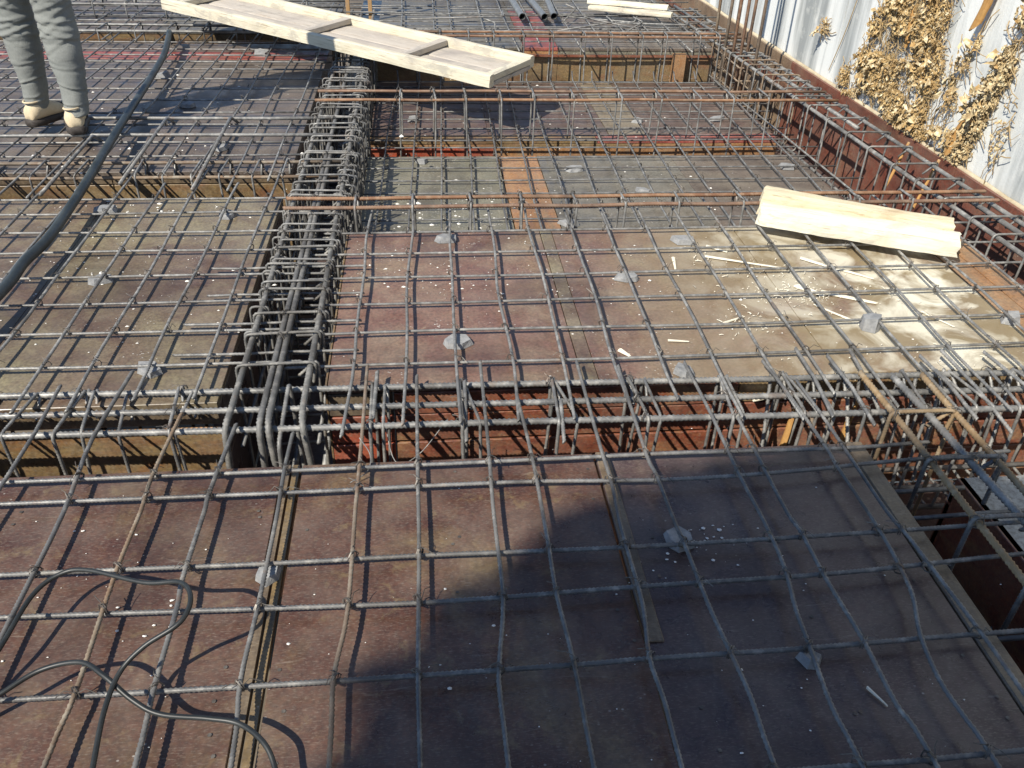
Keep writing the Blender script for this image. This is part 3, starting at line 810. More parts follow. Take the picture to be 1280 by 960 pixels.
ties(c_fr, [(x, y - .014 * (x + .1), 0.02) for x in (-0.93, -0.70, -0.435, 0.065, 0.305, 0.555, 0.785, 1.03, 1.215, 1.395, 1.57, 1.84) for y in (-.968, -1.056, -1.142)], 0.7, 0.014, seed=21)
for x, y0, y1, zt in ((0.082, -0.93, -1.13, .03), (0.57, -1.1, -1.22, 0.0), (0.32, -0.99, -1.2, .0)):   # loose lapping ends
    bar('lap_bar', [(x, y0, 0.040), (x - .006, y1, zt - .005)], 0.0055, 'steel', c_fr, 0.009, 6)

for k, (x0, y0, z0, x1, y1, z1, m) in enumerate(((1.30, -0.88, .045, 1.285, -1.20, .03, 'steel'), (1.375, -0.93, .05, 1.39, -1.23, .02, 'steel'), (1.46, -0.90, .045, 1.455, -1.17, -.02, 'steel'), (1.655, -0.94, .045, 1.665, -1.24, .035, 'steel'), (1.73, -0.92, .05, 1.765, -1.26, .0, 'steel'), (1.86, -0.93, .045, 1.90, -1.3, .03, 'steel'),
                                      (1.34, -0.97, .02, 1.31, -1.10, -.30, 'rust_dull'), (1.42, -0.99, .02, 1.40, -1.2, -.30, 'steel'), (1.63, -0.99, .02, 1.56, -1.16, -.32, 'steel'), (1.72, -0.98, .02, 1.66, -1.10, -.30, 'steel'), (1.92, -1.0, .02, 1.83, -1.15, -.3, 'steel'), (1.20, -0.97, .02, 1.16, -1.12, -.3, 'steel'))):
    bar('lap_bar', [(x0, y0, z0), ((x0 + x1) / 2 + .004, (y0 + y1) / 2, (z0 + z1) / 2 + .006), (x1, y1, z1)], 0.0056, m, c_fr, 0.0095, 6)

# central cage, running away from the viewer
c_ce = cage((-0.195, 0.6, -0.1), 'long steel cage of the central beam running away over the black trench')
for k, (x0, x1) in enumerate(((-0.285, -0.255), (-0.205, -0.178), (-0.186, -0.165), (-0.104, -0.095))):
    far = 3.9 if k != 2 else 0.9
    P = [(x0 + (x1 - x0) * t / 8 * (1 if k != 2 else .4) + .004 * mnoise.noise((t * .7, k * 5, 1)), -1.10 + (far + 1.10) * t / 8, 0.041) for t in range(9)]
    P = [(x0 + .018 * (k - 1.2), -1.165, -0.32), (x0 + .003 * (k - 1), -1.165, 0.041)] + P
    P = fillet(P, 0.05, 5)
    bar('main_bar', P, 0.0084, 'steel_cage', c_ce, 0.0125, 8)
for x in (-0.285, -0.19, -0.10):
    bar('lower_bar', [(x, -1.05, -0.33), (x + .02, 3.9, -0.33)], 0.0098, 'steel_dark', c_ce, 0, 6)
for x in (-0.297, -0.09):
    bar('side_bar', [(x, -1.0, -0.15), (x + .02, 3.9, -0.15)], 0.006, 'steel_dark', c_ce, 0, 6)
CY = [-0.90, -0.745, -0.61, -0.46, -0.30, -0.16, -0.02, 0.13, 0.30, 0.46, 0.63, 0.79, 0.95, 1.14, 1.29, 1.45, 1.60, 1.78, 1.94, 2.12, 2.22, 2.36, 2.55, 2.75, 2.95]
links(c_ce, 'stirrup', stirrup_pts(-0.302, -0.086, -0.345, 0.0550, 'x', 0.6, 0.065), 0.0047, 'steel_cage',
      [((max(0, y) * .008 + jig(.006), y - .6, jig(.003)), (jig(.05), 0, jig(.06))) for y in CY], 7, 0.009)
links(c_ce, 'stirrup', stirrup_pts(-0.296, -0.092, -0.345, 0.0540, 'x', 0.6, 0.06), 0.0042, 'steel',
      [((max(0, y) * .008 + jig(.010), y + .055 + jig(.02) - .6, jig(.006)), (jig(.10), 0, jig(.09))) for y in CY if y > -0.5], 7, 0.009)
links(c_ce, 'side_link', stirrup_pts(-0.312, -0.262, -0.345, 0.046, 'x', 0.6, 0.05), 0.0042, 'steel_cage',
      [((jig(.006), -0.7 + 0.13 * i - .6, random.uniform(-.02, .004)), (jig(.08), 0, 0)) for i in range(22)])
links(c_ce, 'side_link', stirrup_pts(-0.128, -0.060, -0.345, 0.044, 'x', 0.6, 0.05), 0.0045, 'steel_dark',
      [((jig(.008), 0.36 + 0.085 * i - .6, random.uniform(-.02, .006)), (jig(.08), 0, 0)) for i in range(26)])
ties(c_ce, [(x, y, 0.047) for x in (-.284, -.20, -.104) for y in CY], 0.75, 0.0145, seed=23)

# extra small cage of the crossing in front of the central trench
c_x = cage((-0.2, -1.12, -0.1), 'narrow inner link standing upright where the central and front cages cross')
bar('link_leg', fillet([(-0.165, -1.19, -0.3), (-0.158, -1.185, 0.0), (-0.150, -0.985, 0.048), (-0.142, -0.975, -0.3)], 0.02, 4), 0.0058, 'steel', c_x, 0.009, 7)

# right cage along the edge form
def rl(y): return 2.372 - 0.052 * max(-.6, y)
def rr(y): return 2.555 - 0.048 * max(-.6, y)
c_ri = cage((2.45, 1.5, -0.1), 'long steel cage of the right edge beam along the concrete wall')
for fn, r in ((rl, 0.0095), (rr, 0.0095)):
    bar('main_bar', [(fn(y) + .003 * mnoise.noise((y, r * 900, 0)), y, 0.041) for y in [-1.3 + .45 * i for i in range(13)]], r, 'steel', c_ri, 0, 8)
bar('main_bar', [((rl(y) + rr(y)) / 2 + .01, y, 0.038) for y in (1.15, 2.0, 3.0, 4.2)], 0.0105, 'steel', c_ri, 0, 8)
bar('main_bar', [((rl(y) + rr(y)) / 2 + .03, y, 0.036) for y in (-1.3, -0.9, -0.3, 0.05, 0.22)], 0.0105, 'steel', c_ri, 0, 8)
for dx in (0.0, 0.17):
    bar('lower_bar', [(rl(-1.3) + dx, -1.3, -0.34), (rl(4) + dx, 4.0, -0.34)], 0.0095, 'steel_dark', c_ri, 0, 6)
bar('side_bar', [(rl(-1.2) - .004, -1.2, -0.17), (rl(4) - .004, 4.0, -0.17)], 0.0055, 'steel', c_ri, 0, 6)
RY = [-1.1, -0.93, -0.76, -0.60, -0.46, -0.33, -0.15, 0.0, 0.20, 0.41, 0.60, 0.82, 1.04, 1.25, 1.46, 1.66, 1.80, 1.95, 2.08, 2.2, 2.32, 2.42, 2.52, 2.62, 2.72, 2.82, 2.94, 3.1, 3.3, 3.5, 3.7, 3.9]
for o, y in zip(links(c_ri, 'stirrup', stirrup_pts(2.355, 2.575, -0.355, 0.0575, 'x', 1.5, 0.07), 0.0048, 'steel',
      [((rl(y) - 2.372 + jig(.006), y - 1.5, jig(.003)), (jig(.05), 0, jig(.05))) for y in RY]), RY):
    if 1.9 < y < 3 and random.random() < .6:
        o.data = o.data.copy(); o.data.materials[0] = M['rust_dull']
ties(c_ri, [(fn(y), y, 0.05) for fn in (rl, rr) for y in RY if y < 2], 0.6, 0.014, seed=25)

# rusty cages running left to right over the sunken decks
def rust_cage(loc, label, ybars, z, x0, x1, xs, zb, mat='rust', r=0.0078, smat='steel', yy=None, vary=0.0):
    t = cage(loc, label)
    for k, y in enumerate(ybars):
        P = [(x0 + (x1 - x0) * i / 10, y + (0.012 * mnoise.noise((i * .9, y * 7, 2)) - .006 * i / 10), z + .003 * mnoise.noise((i, y, 8))) for i in range(11)]
        bar('main_bar', P, r, mat, t, 0.0105 if y < .5 else 0, 7)
    for y in ybars:
        bar('lower_bar', [(x0, y, zb + .01), (x1 - .25, y, zb + .01)], 0.007, 'steel_dark', t, 0, 6)
    ya, yb = (min(ybars) - .012, max(ybars) + .012) if yy is None else yy
    links(t, 'stirrup', stirrup_pts(ya, yb, zb, z + r + .005, 'y', loc[0], 0.07), 0.0047, smat,
          [((x - loc[0] + jig(.01), jig(.004), jig(.003)), (0, jig(.035), jig(.06))) for x in xs])
    ties(t, [(x, y, z + .006) for x in xs for y in ybars], 0.8, 0.014, seed=int(x1 * 100))
    return t
rust_cage((1.1, 0.2, 0), 'rusty two-bar beam top just behind the middle deck, reaching over the right edge cage', (0.247, 0.155), 0.0655, -0.30, 2.55,
          (-0.03, 0.18, 0.40, 0.60, 0.81, 1.00, 1.23, 1.47, 1.71, 1.95, 2.18), -0.40)
rust_cage((1.1, 1.63, 0), 'rusty two-bar beam cage with tall grey links standing over the sunken decks', (1.705, 1.545), 0.0655, -0.31, 2.47,
          (0.11, 0.285, 0.46, 0.635, 0.82, 1.03, 1.29, 1.50, 1.70, 1.90, 2.08), -0.40)
rust_cage((1.1, 2.88, 0), 'rusty two-bar beam cage in front of the far ochre step', (2.94, 2.832), 0.10, -0.1, 2.38,
          (0.2, 0.36, 0.54, 0.71, 0.90, 1.09, 1.29, 1.48, 1.68, 1.85, 2.06, 2.2), -0.36, 'rust', 0.008)
# left rear beam
t = rust_cage((-1.5, 0.67, 0), 'left rear beam cage with two rusty ribbed bars and many bent links, under the hose', (0.752, 0.578), 0.030, -3.2, -0.13,
          (-2.7, -2.45, -2.2, -1.98, -1.78, -1.58, -1.37, -1.18, -0.965, -0.85, -0.725, -0.605, -0.485, -0.365), -0.36, 'rust_dull', 0.0075)
# far left beams
rust_cage((-2.5, 3.2, 0), 'far left beam cage of grey bars behind the red painted strip', (3.26, 3.08), 0.06, -5.2, -0.1,
          [-4.9 + .22 * i for i in range(21)], -0.36, 'steel', 0.009)
rust_cage((-2.5, 3.75, 0), 'second far left beam cage of crowded grey bars, partly behind the long plank', (3.86, 3.66), 0.11, -5.2, -0.3,
          [-4.9 + .24 * i for i in range(19)], 0.02, 'steel', 0.009)

# cage at the right front, over the dark trench, partly clay-smeared
c_rf = cage((1.52, -1.6, -0.1), 'clay-smeared and blue-grey cage over the dark trench in the right front corner')
bar('main_bar', [(1.428, -1.03, 0.055), (1.436, -1.30, 0.052), (1.437, -1.63, 0.048), (1.440, -2.0, 0.046), (1.44, -2.8, 0.045)], 0.0085, 'ochre_bar', c_rf, 0.012, 7)
bar('main_bar', [(1.60, -1.05, 0.055), (1.602, -1.15, 0.052), (1.605, -1.36, 0.05), (1.61, -1.8, 0.046), (1.61, -2.8, 0.045)], 0.0085, 'ochre_bar', c_rf, 0.012, 7)
bar('main_bar', [(1.508, -1.06, 0.060), (1.522, -1.20, 0.055), (1.536, -1.45, 0.050), (1.553, -1.72, 0.046), (1.56, -2.8, 0.044)], 0.0098, 'steel', c_rf, 0.012, 7)
for i, (x, m, r) in enumerate(((1.43, 'steel_dark', .008), (1.58, 'steel_dark', .008))):
    bar('lower_bar', [(x, -1.0, -0.32), (x, -2.9, -0.32)], r, m, c_rf, 0, 6)
for y, m, x1 in ((-1.235, 'ochre_bar', 1.60), (-1.425, 'steel_dark', 1.625), (-1.63, 'steel_dark', 1.62), (-1.83, 'steel_dark', 1.62), (-2.05, 'steel_dark', 1.62)):
    bar('stirrup', stirrup_pts(1.422, x1, -0.335, 0.064, 'x', y, 0.075), 0.0056, m, c_rf, 0.009, 7)
bar('cross_bar', [(1.34, -1.47, -0.09), (1.62, -1.465, -0.085), (2.2, -1.46, -0.085)], 0.006, 'steel_dark', c_rf, 0, 6)
bar('cross_bar', [(1.34, -1.36, -0.10), (1.61, -1.355, -0.10)], 0.007, 'steel_dark', c_rf, 0, 6)
bar('cross_bar', [(1.34, -1.86, -0.06), (2.2, -1.84, -0.06)], 0.006, 'steel_dark', c_rf, 0, 6)
bar('cross_bar', [(1.34, -2.05, -0.06), (2.2, -2.03, -0.06)], 0.006, 'steel_dark', c_rf, 0, 6)
ties(c_rf, [(1.43, y, .055) for y in (-1.235, -1.425, -1.63)] + [(1.60, y, .055) for y in (-1.235, -1.425, -1.63)] + [(1.54, -1.43, .055)], 1, 0.016, seed=31)

# column starter bars
def starters(loc, label, spots, mat, h0, h1, r=0.010, ring=()):
    t = thing('column_starter', loc, label, 'rebar', 'upright starter bars of columns')
    for (x, y, m) in spots:
        bar('upright_bar', [(x, y, h0), (x + random.uniform(-.01, .01), y, (h0 + h1) / 2), (x + random.uniform(-.02, .02), y + random.uniform(-.02, .02), h1 + random.uniform(-.15, .1))], r, m, t, 0, 7)
    for z in ring:
        xs = [p[0] for p in spots]; ysx = [p[1] for p in spots]
        P = [(min(xs), min(ysx), z), (max(xs), min(ysx), z), (max(xs), max(ysx), z), (min(xs), max(ysx), z), (min(xs), min(ysx), z)]
        bar('hoop', fillet(P, .02, 3), 0.005, 'rust_dull', t, 0, 6)
starters((2.32, 2.7, -.4), 'bundle of tall upright rusty starter bars by the concrete wall', [(2.24, 3.02, 'rust_dull'), (2.235, 2.80, 'rust_dull'), (2.25, 2.66, 'rust'), (2.275, 2.58, 'rust'), (2.33, 2.90, 'rust_dull'), (2.36, 2.72, 'rust'), (2.33, 2.46, 'rust_dull')],
         'rust', -0.4, 1.5, 0.0105, (-.32, -.24, -.16, -.08, 0.0))
t = thing('timber_stakes', (-0.2, 3.75, 0), 'two thin brown timber stakes standing upright beyond the long plank', 'stake')
for x, y in ((-0.275, 3.76), (-0.115, 3.74)):
    box('stake', x - .014, x + .014, y - .012, y + .012, -0.2, 0.9, 'stake', t, 0, .002)

# ================================================================== LOOSE TIMBER
def plank(name, L, w, h, mat, parent, loc, rot, seed=0, rough=0.004, seg=16, taper=0.0, bite=0.0):
    """sawn or split timber: a subdivided beam with uneven edges, local x along its length"""
    bm = bmesh.new()
    ny, nz = 4, 3
    V = {}
    for i in range(seg + 1):
        for j in range(ny + 1):
            for k in range(nz + 1):
                if i in (0, seg) or j in (0, ny) or k in (0, nz):
                    x = L * i / seg; y = w * (j / ny - .5); z = h * k / nz
                    if j in (0, ny) and k in (0, nz):
                        y *= 1 - .035; z += .004 if k == 0 else -.004
                    n = mnoise.noise_vector((x * 5 + seed, y * 14, z * 14))
                    n2 = mnoise.noise_vector((x * 22 + seed, y * 30, z * 30 + 5))
                    tp = 1 - taper * (i / seg)
                    e = bite * mnoise.noise((seed + 3, y * 30, z * 40)) if i in (0, seg) else 0
                    V[i, j, k] = bm.verts.new((x + e + n2.x * rough, y * tp + n.y * rough * 1.6 + n2.y * rough * .5, z * tp + n.z * rough + n2.z * rough * .4))
    def q(a, b, c, d): bm.faces.new((V[a], V[b], V[c], V[d]))
    for i in range(seg):
        for j in range(ny):
            q((i, j, 0), (i, j + 1, 0), (i + 1, j + 1, 0), (i + 1, j, 0)); q((i, j, nz), (i + 1, j, nz), (i + 1, j + 1, nz), (i, j + 1, nz))
        for k in range(nz):
            q((i, 0, k), (i + 1, 0, k), (i + 1, 0, k + 1), (i, 0, k + 1)); q((i, ny, k), (i, ny, k + 1), (i + 1, ny, k + 1), (i + 1, ny, k))
    for i, fl in ((0, False), (seg, True)):
        for j in range(ny):
            for k in range(nz):
                t = ((i, j, k), (i, j, k + 1), (i, j + 1, k + 1), (i, j + 1, k))
                q(*(t[::-1] if fl else t))
    me = bpy.data.meshes.new(name); bm.to_mesh(me); bm.free()
    me.materials.append(M[mat])
    o = bpy.data.objects.new(name, me); COL.objects.link(o)
    if parent is not None: o.parent = parent
    o.location = loc; o.rotation_euler = rot
    return o

# long tray-like platform resting on the bars
t = thing('plank_platform', (0.74, 1.93, 0.078), 'long pale timber platform with side rails and cross battens lying across bars', 'platform')
ax = Vector((-1.34 - 0.56, 3.08 - 1.76, 0.0)); ang = math.atan2(ax.y, ax.x); L = 2.42
t.rotation_euler = (0, -math.atan2(0.11, L), ang)
for k, (y, w) in enumerate(((-0.108, .212), (0.108, .212))):
    plank('base_board', L, w, 0.022, 'pine_grey', t, (0, y, 0), (0, 0, 0), 3 + k * 7, .002)
plank('side_rail', L, 0.05, 0.068, 'pine_old', t, (-.005, 0.244, 0.0), (0, 0, 0), 31, .004, 26)
plank('side_rail', L + .02, 0.05, 0.066, 'pine_old', t, (0.01, -0.244, 0.0), (0, 0, 0), 47, .004, 26)
for x, m in ((0.03, 'pine_old'), (0.60, 'pine_grey'), (1.32, 'pine_grey'), (2.32, 'pine_old')):
    plank('cross_batten', 0.43, 0.055, 0.038, m, t, (x, -0.215, 0.023), (0, 0, math.pi / 2), int(x * 90), .003, 6)

# two split timbers lying on the middle mat
a = math.atan2(-0.297, 0.637)
o = plank('split_timber', 0.70, 0.085, 0.070, 'pine', None, (1.500, 0.022, 0.044), (0.05, 0.004, a), 5, .006, 34, 0.0, .03)
tag(o, 'nearer and lower of two fresh split timbers lying on the middle deck', 'timber', 'fresh timbers on the middle mat')
o = plank('split_timber', 0.69, 0.10, 0.094, 'pine_split', None, (1.537, 0.122, 0.044), (-0.04, 0.012, a), 19, .005, 34, .12, .02)
tag(o, 'taller split timber behind its twin, brown patch at its right end', 'timber', 'fresh timbers on the middle mat')
o = plank('timber_board', 0.62, 0.10, 0.03, 'pine_old', None, (1.50, 3.80, 0.082), (0, 0, -0.41), 71, .004, 14)
tag(o, 'lower board of the short pale pair lying on the far bars near the wall', 'board', 'short boards at the far right')
o = plank('timber_board', 0.60, 0.09, 0.03, 'pine', None, (1.50, 3.87, 0.114), (0, 0.0, -0.38), 83, .004, 14)
tag(o, 'upper board of the short pale pair lying on the far bars near the wall', 'board', 'short boards at the far right')
for k, (x, y, ln, lab) in enumerate(((2.50, 0.62, .24, 'orange timber strip leaning in the right trench, nearer the viewer'), (2.475, 0.86, .24, 'orange timber strip leaning in the right trench, farther from the viewer'))):
    o = plank('timber_strip', ln, 0.014, 0.008, 'rotten', None, (x, y, -0.17), (0, -1.15, 0.5), 90 + k, .002, 6)
    tag(o, lab, 'timber strip', 'strips in the right trench')

# pipes on the far deck
for k, (x0, y0, x1, y1, lab) in enumerate(((0.965, 3.50, 0.93, 4.75, 'leftmost of three grey pipes lying on the far bars'), (1.125, 3.50, 1.05, 4.9, 'middle one of three grey pipes lying on the far bars'), (1.195, 3.52, 1.27, 4.9, 'rightmost of three grey pipes lying on the far bars'))):
    v, f = tube([(x0, y0, 0.085), (x1, y1, 0.085)], 0.024, 14, 0, None, None, False)
    tube([(x1, y1, 0.085), (x0, y0, 0.085)], 0.020, 14, 0, v, f, False)
    o = link('steel_pipe', v, f, 'pipe', None, (x0, y0, 0.06), True)
    tag(o, lab, 'pipe', 'pipes on the far deck')

# ================================================================== HOSE AND CABLES
P = smooth_path([(-1.16, -1.30, 0.07), (-1.120, -0.967, 0.070), (-1.069, -0.480, 0.070), (-1.073, -0.274, 0.070), (-1.059, -0.091, 0.070), (-1.073, 0.224, 0.072), (-1.082, 0.436, 0.080), (-1.132, 1.058, 0.085), (-1.202, 1.845, 0.072), (-1.246, 2.396, 0.080), (-1.303, 2.785, 0.10), (-1.335, 2.93, 0.085), (-1.35, 3.02, 0.02), (-1.36, 3.10, -0.12), (-1.37, 3.14, -0.3)], 8)
o = link('rubber_hose', *tube(P, 0.0172, 12), 'hose', None, (-1.1, 0, 0.05), True)
tag(o, 'thick dark rubber hose winding away over the left decks past the person', 'hose')
P = smooth_path([(-0.62, -1.98, .045), (-0.585, -1.886, 0.050), (-0.565, -1.827, 0.060), (-0.543, -1.720, 0.075), (-0.503, -1.677, 0.085), (-0.447, -1.680, 0.095), (-0.326, -1.734, 0.110), (-0.251, -1.757, 0.130), (-0.218, -1.811, 0.145), (-0.227, -1.861, 0.140), (-0.286, -1.888, 0.115), (-0.324, -1.920, 0.090), (-0.333, -1.990, 0.080), (-0.325, -2.091, 0.070), (-0.321, -2.169, 0.060), (-.33, -2.4, .05)], 8)
o = link('electric_cable', *tube(P, 0.0047, 8), 'cable', None, (-0.4, -1.8, 0.04), True)
tag(o, 'black cable that makes the upper, larger loop over the near mat at the lower left', 'cable', 'black cables at the lower left')
P = smooth_path([(-0.64, -2.0, .045), (-0.562, -1.944, 0.050), (-0.530, -1.923, 0.055), (-0.474, -1.886, 0.065), (-0.403, -1.886, 0.080), (-0.351, -1.922, 0.085), (-0.297, -1.963, 0.070), (-0.247, -1.988, 0.060), (-0.167, -1.999, 0.055), (-0.112, -2.014, 0.055), (-0.065, -2.057, 0.060), (-0.042, -2.102, 0.050), (-0.028, -2.163, 0.050), (-.02, -2.4, .05)], 8)
o = link('electric_cable', *tube(P, 0.0047, 8), 'cable', None, (-0.3, -1.95, 0.04), True)
tag(o, 'black cable lower down that crosses the looped one and runs off the bottom edge', 'cable', 'black cables at the lower left')

# ================================================================== STONE SPACERS AND DEBRIS
def stone(x, y, z, sx, sy, sz, label, seed, rz=0.0, mat='stone'):
    rnd = random.Random(seed)
    bm = bmesh.new()
    n = rnd.choice((5, 5, 6, 6, 7))
    a0 = rnd.uniform(0, 6.3)
    angs = sorted(a0 + 2 * math.pi * (k + rnd.uniform(-.28, .28)) / n for k in range(n))
    slant = (rnd.uniform(-.25, .25), rnd.uniform(-.25, .25))
    lo, hi = [], []
    for a in angs:                                       # an angular chip: broken sides, a tilted top
        r_ = rnd.uniform(.85, 1.15)
        x_, y_ = math.cos(a) * sx * r_, math.sin(a) * sy * r_
        k_ = rnd.uniform(.72, .96)
        lo.append(bm.verts.new((x_, y_, 0)))
        hi.append(bm.verts.new((x_ * k_ + rnd.uniform(-.05, .05) * sx, y_ * k_, sz * (1 + slant[0] * x_ / sx + slant[1] * y_ / sy))))
    bm.faces.new(lo[::-1])
    top = bm.verts.new((rnd.uniform(-.3, .3) * sx, rnd.uniform(-.3, .3) * sy, sz * rnd.uniform(1.0, 1.12)))
    for k in range(n):
        q_ = (k + 1) % n
        bm.faces.new((lo[k], lo[q_], hi[q_], hi[k]))
        bm.faces.new((hi[k], hi[q_], top))
    me = bpy.data.meshes.new('stone_spacer'); bm.to_mesh(me); bm.free()
    me.materials.append(M[mat])
    o = bpy.data.objects.new('stone_spacer', me); COL.objects.link(o)
    o.location = (x, y, z + .001); o.rotation_euler = (0, 0, rz)
    return tag(o, label, 'stone', 'stone chips propping up the mats')
STONES = [
 (0.305, -0.005, 0, .052, .042, .020, 'pale stone spacer at the back edge of the middle deck, third bar from the left'),
 (0.912, -0.345, 0, .055, .030, .020, 'flat stone spacer in the middle of the middle deck under a bar crossing'),
 (1.195, -0.055, 0, .058, .040, .020, 'pale pointed stone spacer near the left end of the split timbers'),
 (0.312, -0.735, 0, .055, .040, .020, 'large pale stone spacer near the front of the middle deck, third bar from the left'),
 (0.955, -0.925, 0, .035, .045, .020, 'squarish pale stone at the front edge of the middle deck above the front beam'),
 (1.622, -0.700, 0, .036, .045, .044, 'tall dark grey stone lump standing on the pale right part of the middle deck'),
 (2.105, -0.690, 0, .05, .035, .028, 'stone under the last bars at the right edge of the middle deck'),
 (-0.555, -0.835, 0, .055, .040, .020, 'pale stone spacer near the front of the left tan deck'),
 (-0.840, -0.285, 0, .050, .036, .020, 'stone spacer in the middle of the left tan deck'),
 (-0.525, 0.235, 0, .042, .040, .020, 'pale stone spacer at the back of the left tan deck near the central trench'),
 (-0.995, 0.29, 0, .06, .045, .020, 'long grey stone on the left tan deck beside the hose'),
 (-0.125, -1.632, 0, .036, .032, .020, 'square grey stone spacer on the near deck over the batten joint'),
 (0.765, -1.592, 0, .044, .044, .020, 'bluish pointed stone with crumbs around it in the shade of the near deck'),
 (0.935, -1.925, 0, .034, .028, .020, 'small square stone spacer in the deepest shade of the near deck'),
 (-0.695, 1.000, 0, .05, .05, .020, 'stone spacer on the left far deck close to its front edge'),
 (-0.975, 1.660, 0, .05, .05, .020, 'stone spacer on the left far deck right of the hose'),
 (-1.75, 0.90, 0, .07, .05, .026, 'white stone on the left far deck at the left edge of the view'),
 (-1.225, 2.20, 0, .05, .05, .03, 'small reddish-white stone beside the far part of the hose'),
 (-0.75, 2.72, 0, .06, .05, .03, 'white stone on the red painted strip'),
 (0.180, 2.05, ZS, .05, .04, .020, 'stone spacer on the far sunken deck, left part'),
 (0.990, 1.23, ZS, .055, .04, .020, 'stone spacer on the sunken green deck right of the orange plank'),
 (1.290, 0.93, ZS, .05, .04, .020, 'stone spacer on the sunken deck in front of its middle'),
 (1.99, 2.05, ZS, .06, .04, .020, 'white stone at the far right of the sunken dark deck'),
 (2.13, 1.24, ZS, .06, .045, .024, 'pale stone at the right end of the sunken deck by the edge cage'),
 (0.86, 0.56, ZS, .07, .035, .020, 'flat pale stone just behind the middle deck on the orange plank edge'),
 (0.22, 1.36, ZS, .045, .04, .020, 'grey stone at the back edge of the sunken green deck'),
 (1.50, 2.02, ZS, .045, .04, .020, 'stone on the tan strip of the far sunken deck'),
]
for i, (x, y, z, a, b, c, lab) in enumerate(STONES):
    stone(x, y, z, a * .86, b * .86, c * .9, lab, 100 + i, random.uniform(-.5, .5))

def crumbs(name, spots, label, mat, cat, seed):
    """spots: (centre x, y, z, spread x, spread y, count, size)"""
    rnd = random.Random(seed)
    v, f = [], []
    for (cx, cy, z, sx, sy, n, s) in spots:
        for k in range(n):
            x, y = cx + rnd.gauss(0, sx), cy + rnd.gauss(0, sy)
            r = s * min(2.2, .28 + rnd.expovariate(2.6))
            b = len(v); a0 = rnd.uniform(0, 6)
            m = 5
            st = rnd.uniform(.5, 1)
            for j in range(m):
                a = a0 + 2 * math.pi * j / m
                rr_ = r * rnd.uniform(.7, 1.2)
                v.append((x + rr_ * math.cos(a), y + rr_ * st * math.sin(a), z + .0015))
            v.append((x, y, z + .0015 + r * rnd.uniform(.35, .7)))
            for j in range(m):
                f.append((b + j, b + (j + 1) % m, b + m))
    o = link(name, v, f, mat, None, (spots[0][0], spots[0][1], spots[0][2]))
    return tag(o, label, cat, kind='stuff')
crumbs('mortar_crumbs', [(0.84, -1.60, 0, .05, .035, 34, .0034), (0.70, -1.62, 0, .06, .06, 12, .005), (0.9, -1.75, 0, .3, .2, 34, .0026), (-0.5, -1.65, 0, .22, .16, 60, .0036), (0.25, -1.6, 0, .3, .2, 24, .003), (0.6, -2.0, 0, .35, .12, 24, .003)],
       'white mortar crumbs scattered over the near deck', 'chip', 'debris', 1)
crumbs('mortar_crumbs', [(0.2, -0.25, 0, .17, .12, 90, .0042), (0.65, -0.3, 0, .25, .18, 80, .0038), (1.3, -0.6, 0, .3, .15, 70, .004)],
       'white mortar crumbs on the middle deck', 'chip', 'debris', 2)
crumbs('mortar_crumbs', [(-0.75, -0.2, 0, .3, .25, 90, .004), (-1.0, -0.1, 0, .15, .15, 40, .006), (-0.9, 0.31, 0, .2, .05, 40, .007), (-0.7, -.6, 0, .3, .2, 40, .005)],
       'white mortar crumbs on the left tan deck', 'chip', 'debris', 3)
crumbs('mortar_crumbs', [(-1.1, 1.0, 0, .5, .15, 60, .008), (-1.0, 1.6, 0, .5, .4, 70, .008)], 'white mortar crumbs on the left far deck', 'chip', 'debris', 4)
crumbs('mortar_crumbs', [(0.35, 0.75, ZS, .2, .16, 110, .009), (1.2, 1.0, ZS, .5, .25, 60, .006), (1.1, 2.2, ZS, .5, .3, 40, .008)],
       'white mortar splashes and crumbs on the sunken decks', 'chip', 'debris', 5)

def shavings(spots, seed):
    rnd = random.Random(seed)
    v, f = [], []
    for (cx, cy, sx, sy, n) in spots:
        for k in range(n):
            x, y = cx + rnd.gauss(0, sx), cy + rnd.gauss(0, sy)
            a = rnd.uniform(0, 6.3); l = min(.016, rnd.expovariate(330) + .0016); w = rnd.uniform(.0006, .0015)
            c, s = math.cos(a), math.sin(a); z = .002 + rnd.uniform(0, .004); b = len(v)
            cu = rnd.uniform(-.3, .3) * l
            for q, t in enumerate((-1, 0, 1)):
                px, py = x + c * l * t - s * cu * (1 - t * t), y + s * l * t + c * cu * (1 - t * t)
                v += [(px - s * w, py + c * w, z + .002 * (q == 1)), (px + s * w, py - c * w, z + .002 * (q == 1) + .001)]
            f += [(b, b + 1, b + 3, b + 2), (b + 2, b + 3, b + 5, b + 4)]
    o = link('wood_shavings', v, f, 'splinter', None, (1.4, -.4, 0))
    return tag(o, 'fine wood shavings scattered on the right of the middle deck', 'debris', kind='stuff')
shavings([(1.48, -0.48, .07, .05, 150), (1.24, -0.66, .06, .05, 60), (1.40, -0.38, .14, .10, 110), (1.75, -0.55, .15, .1, 70), (1.2, -.2, .1, .08, 40), (1.7, -.85, .2, .06, 40)], 6)
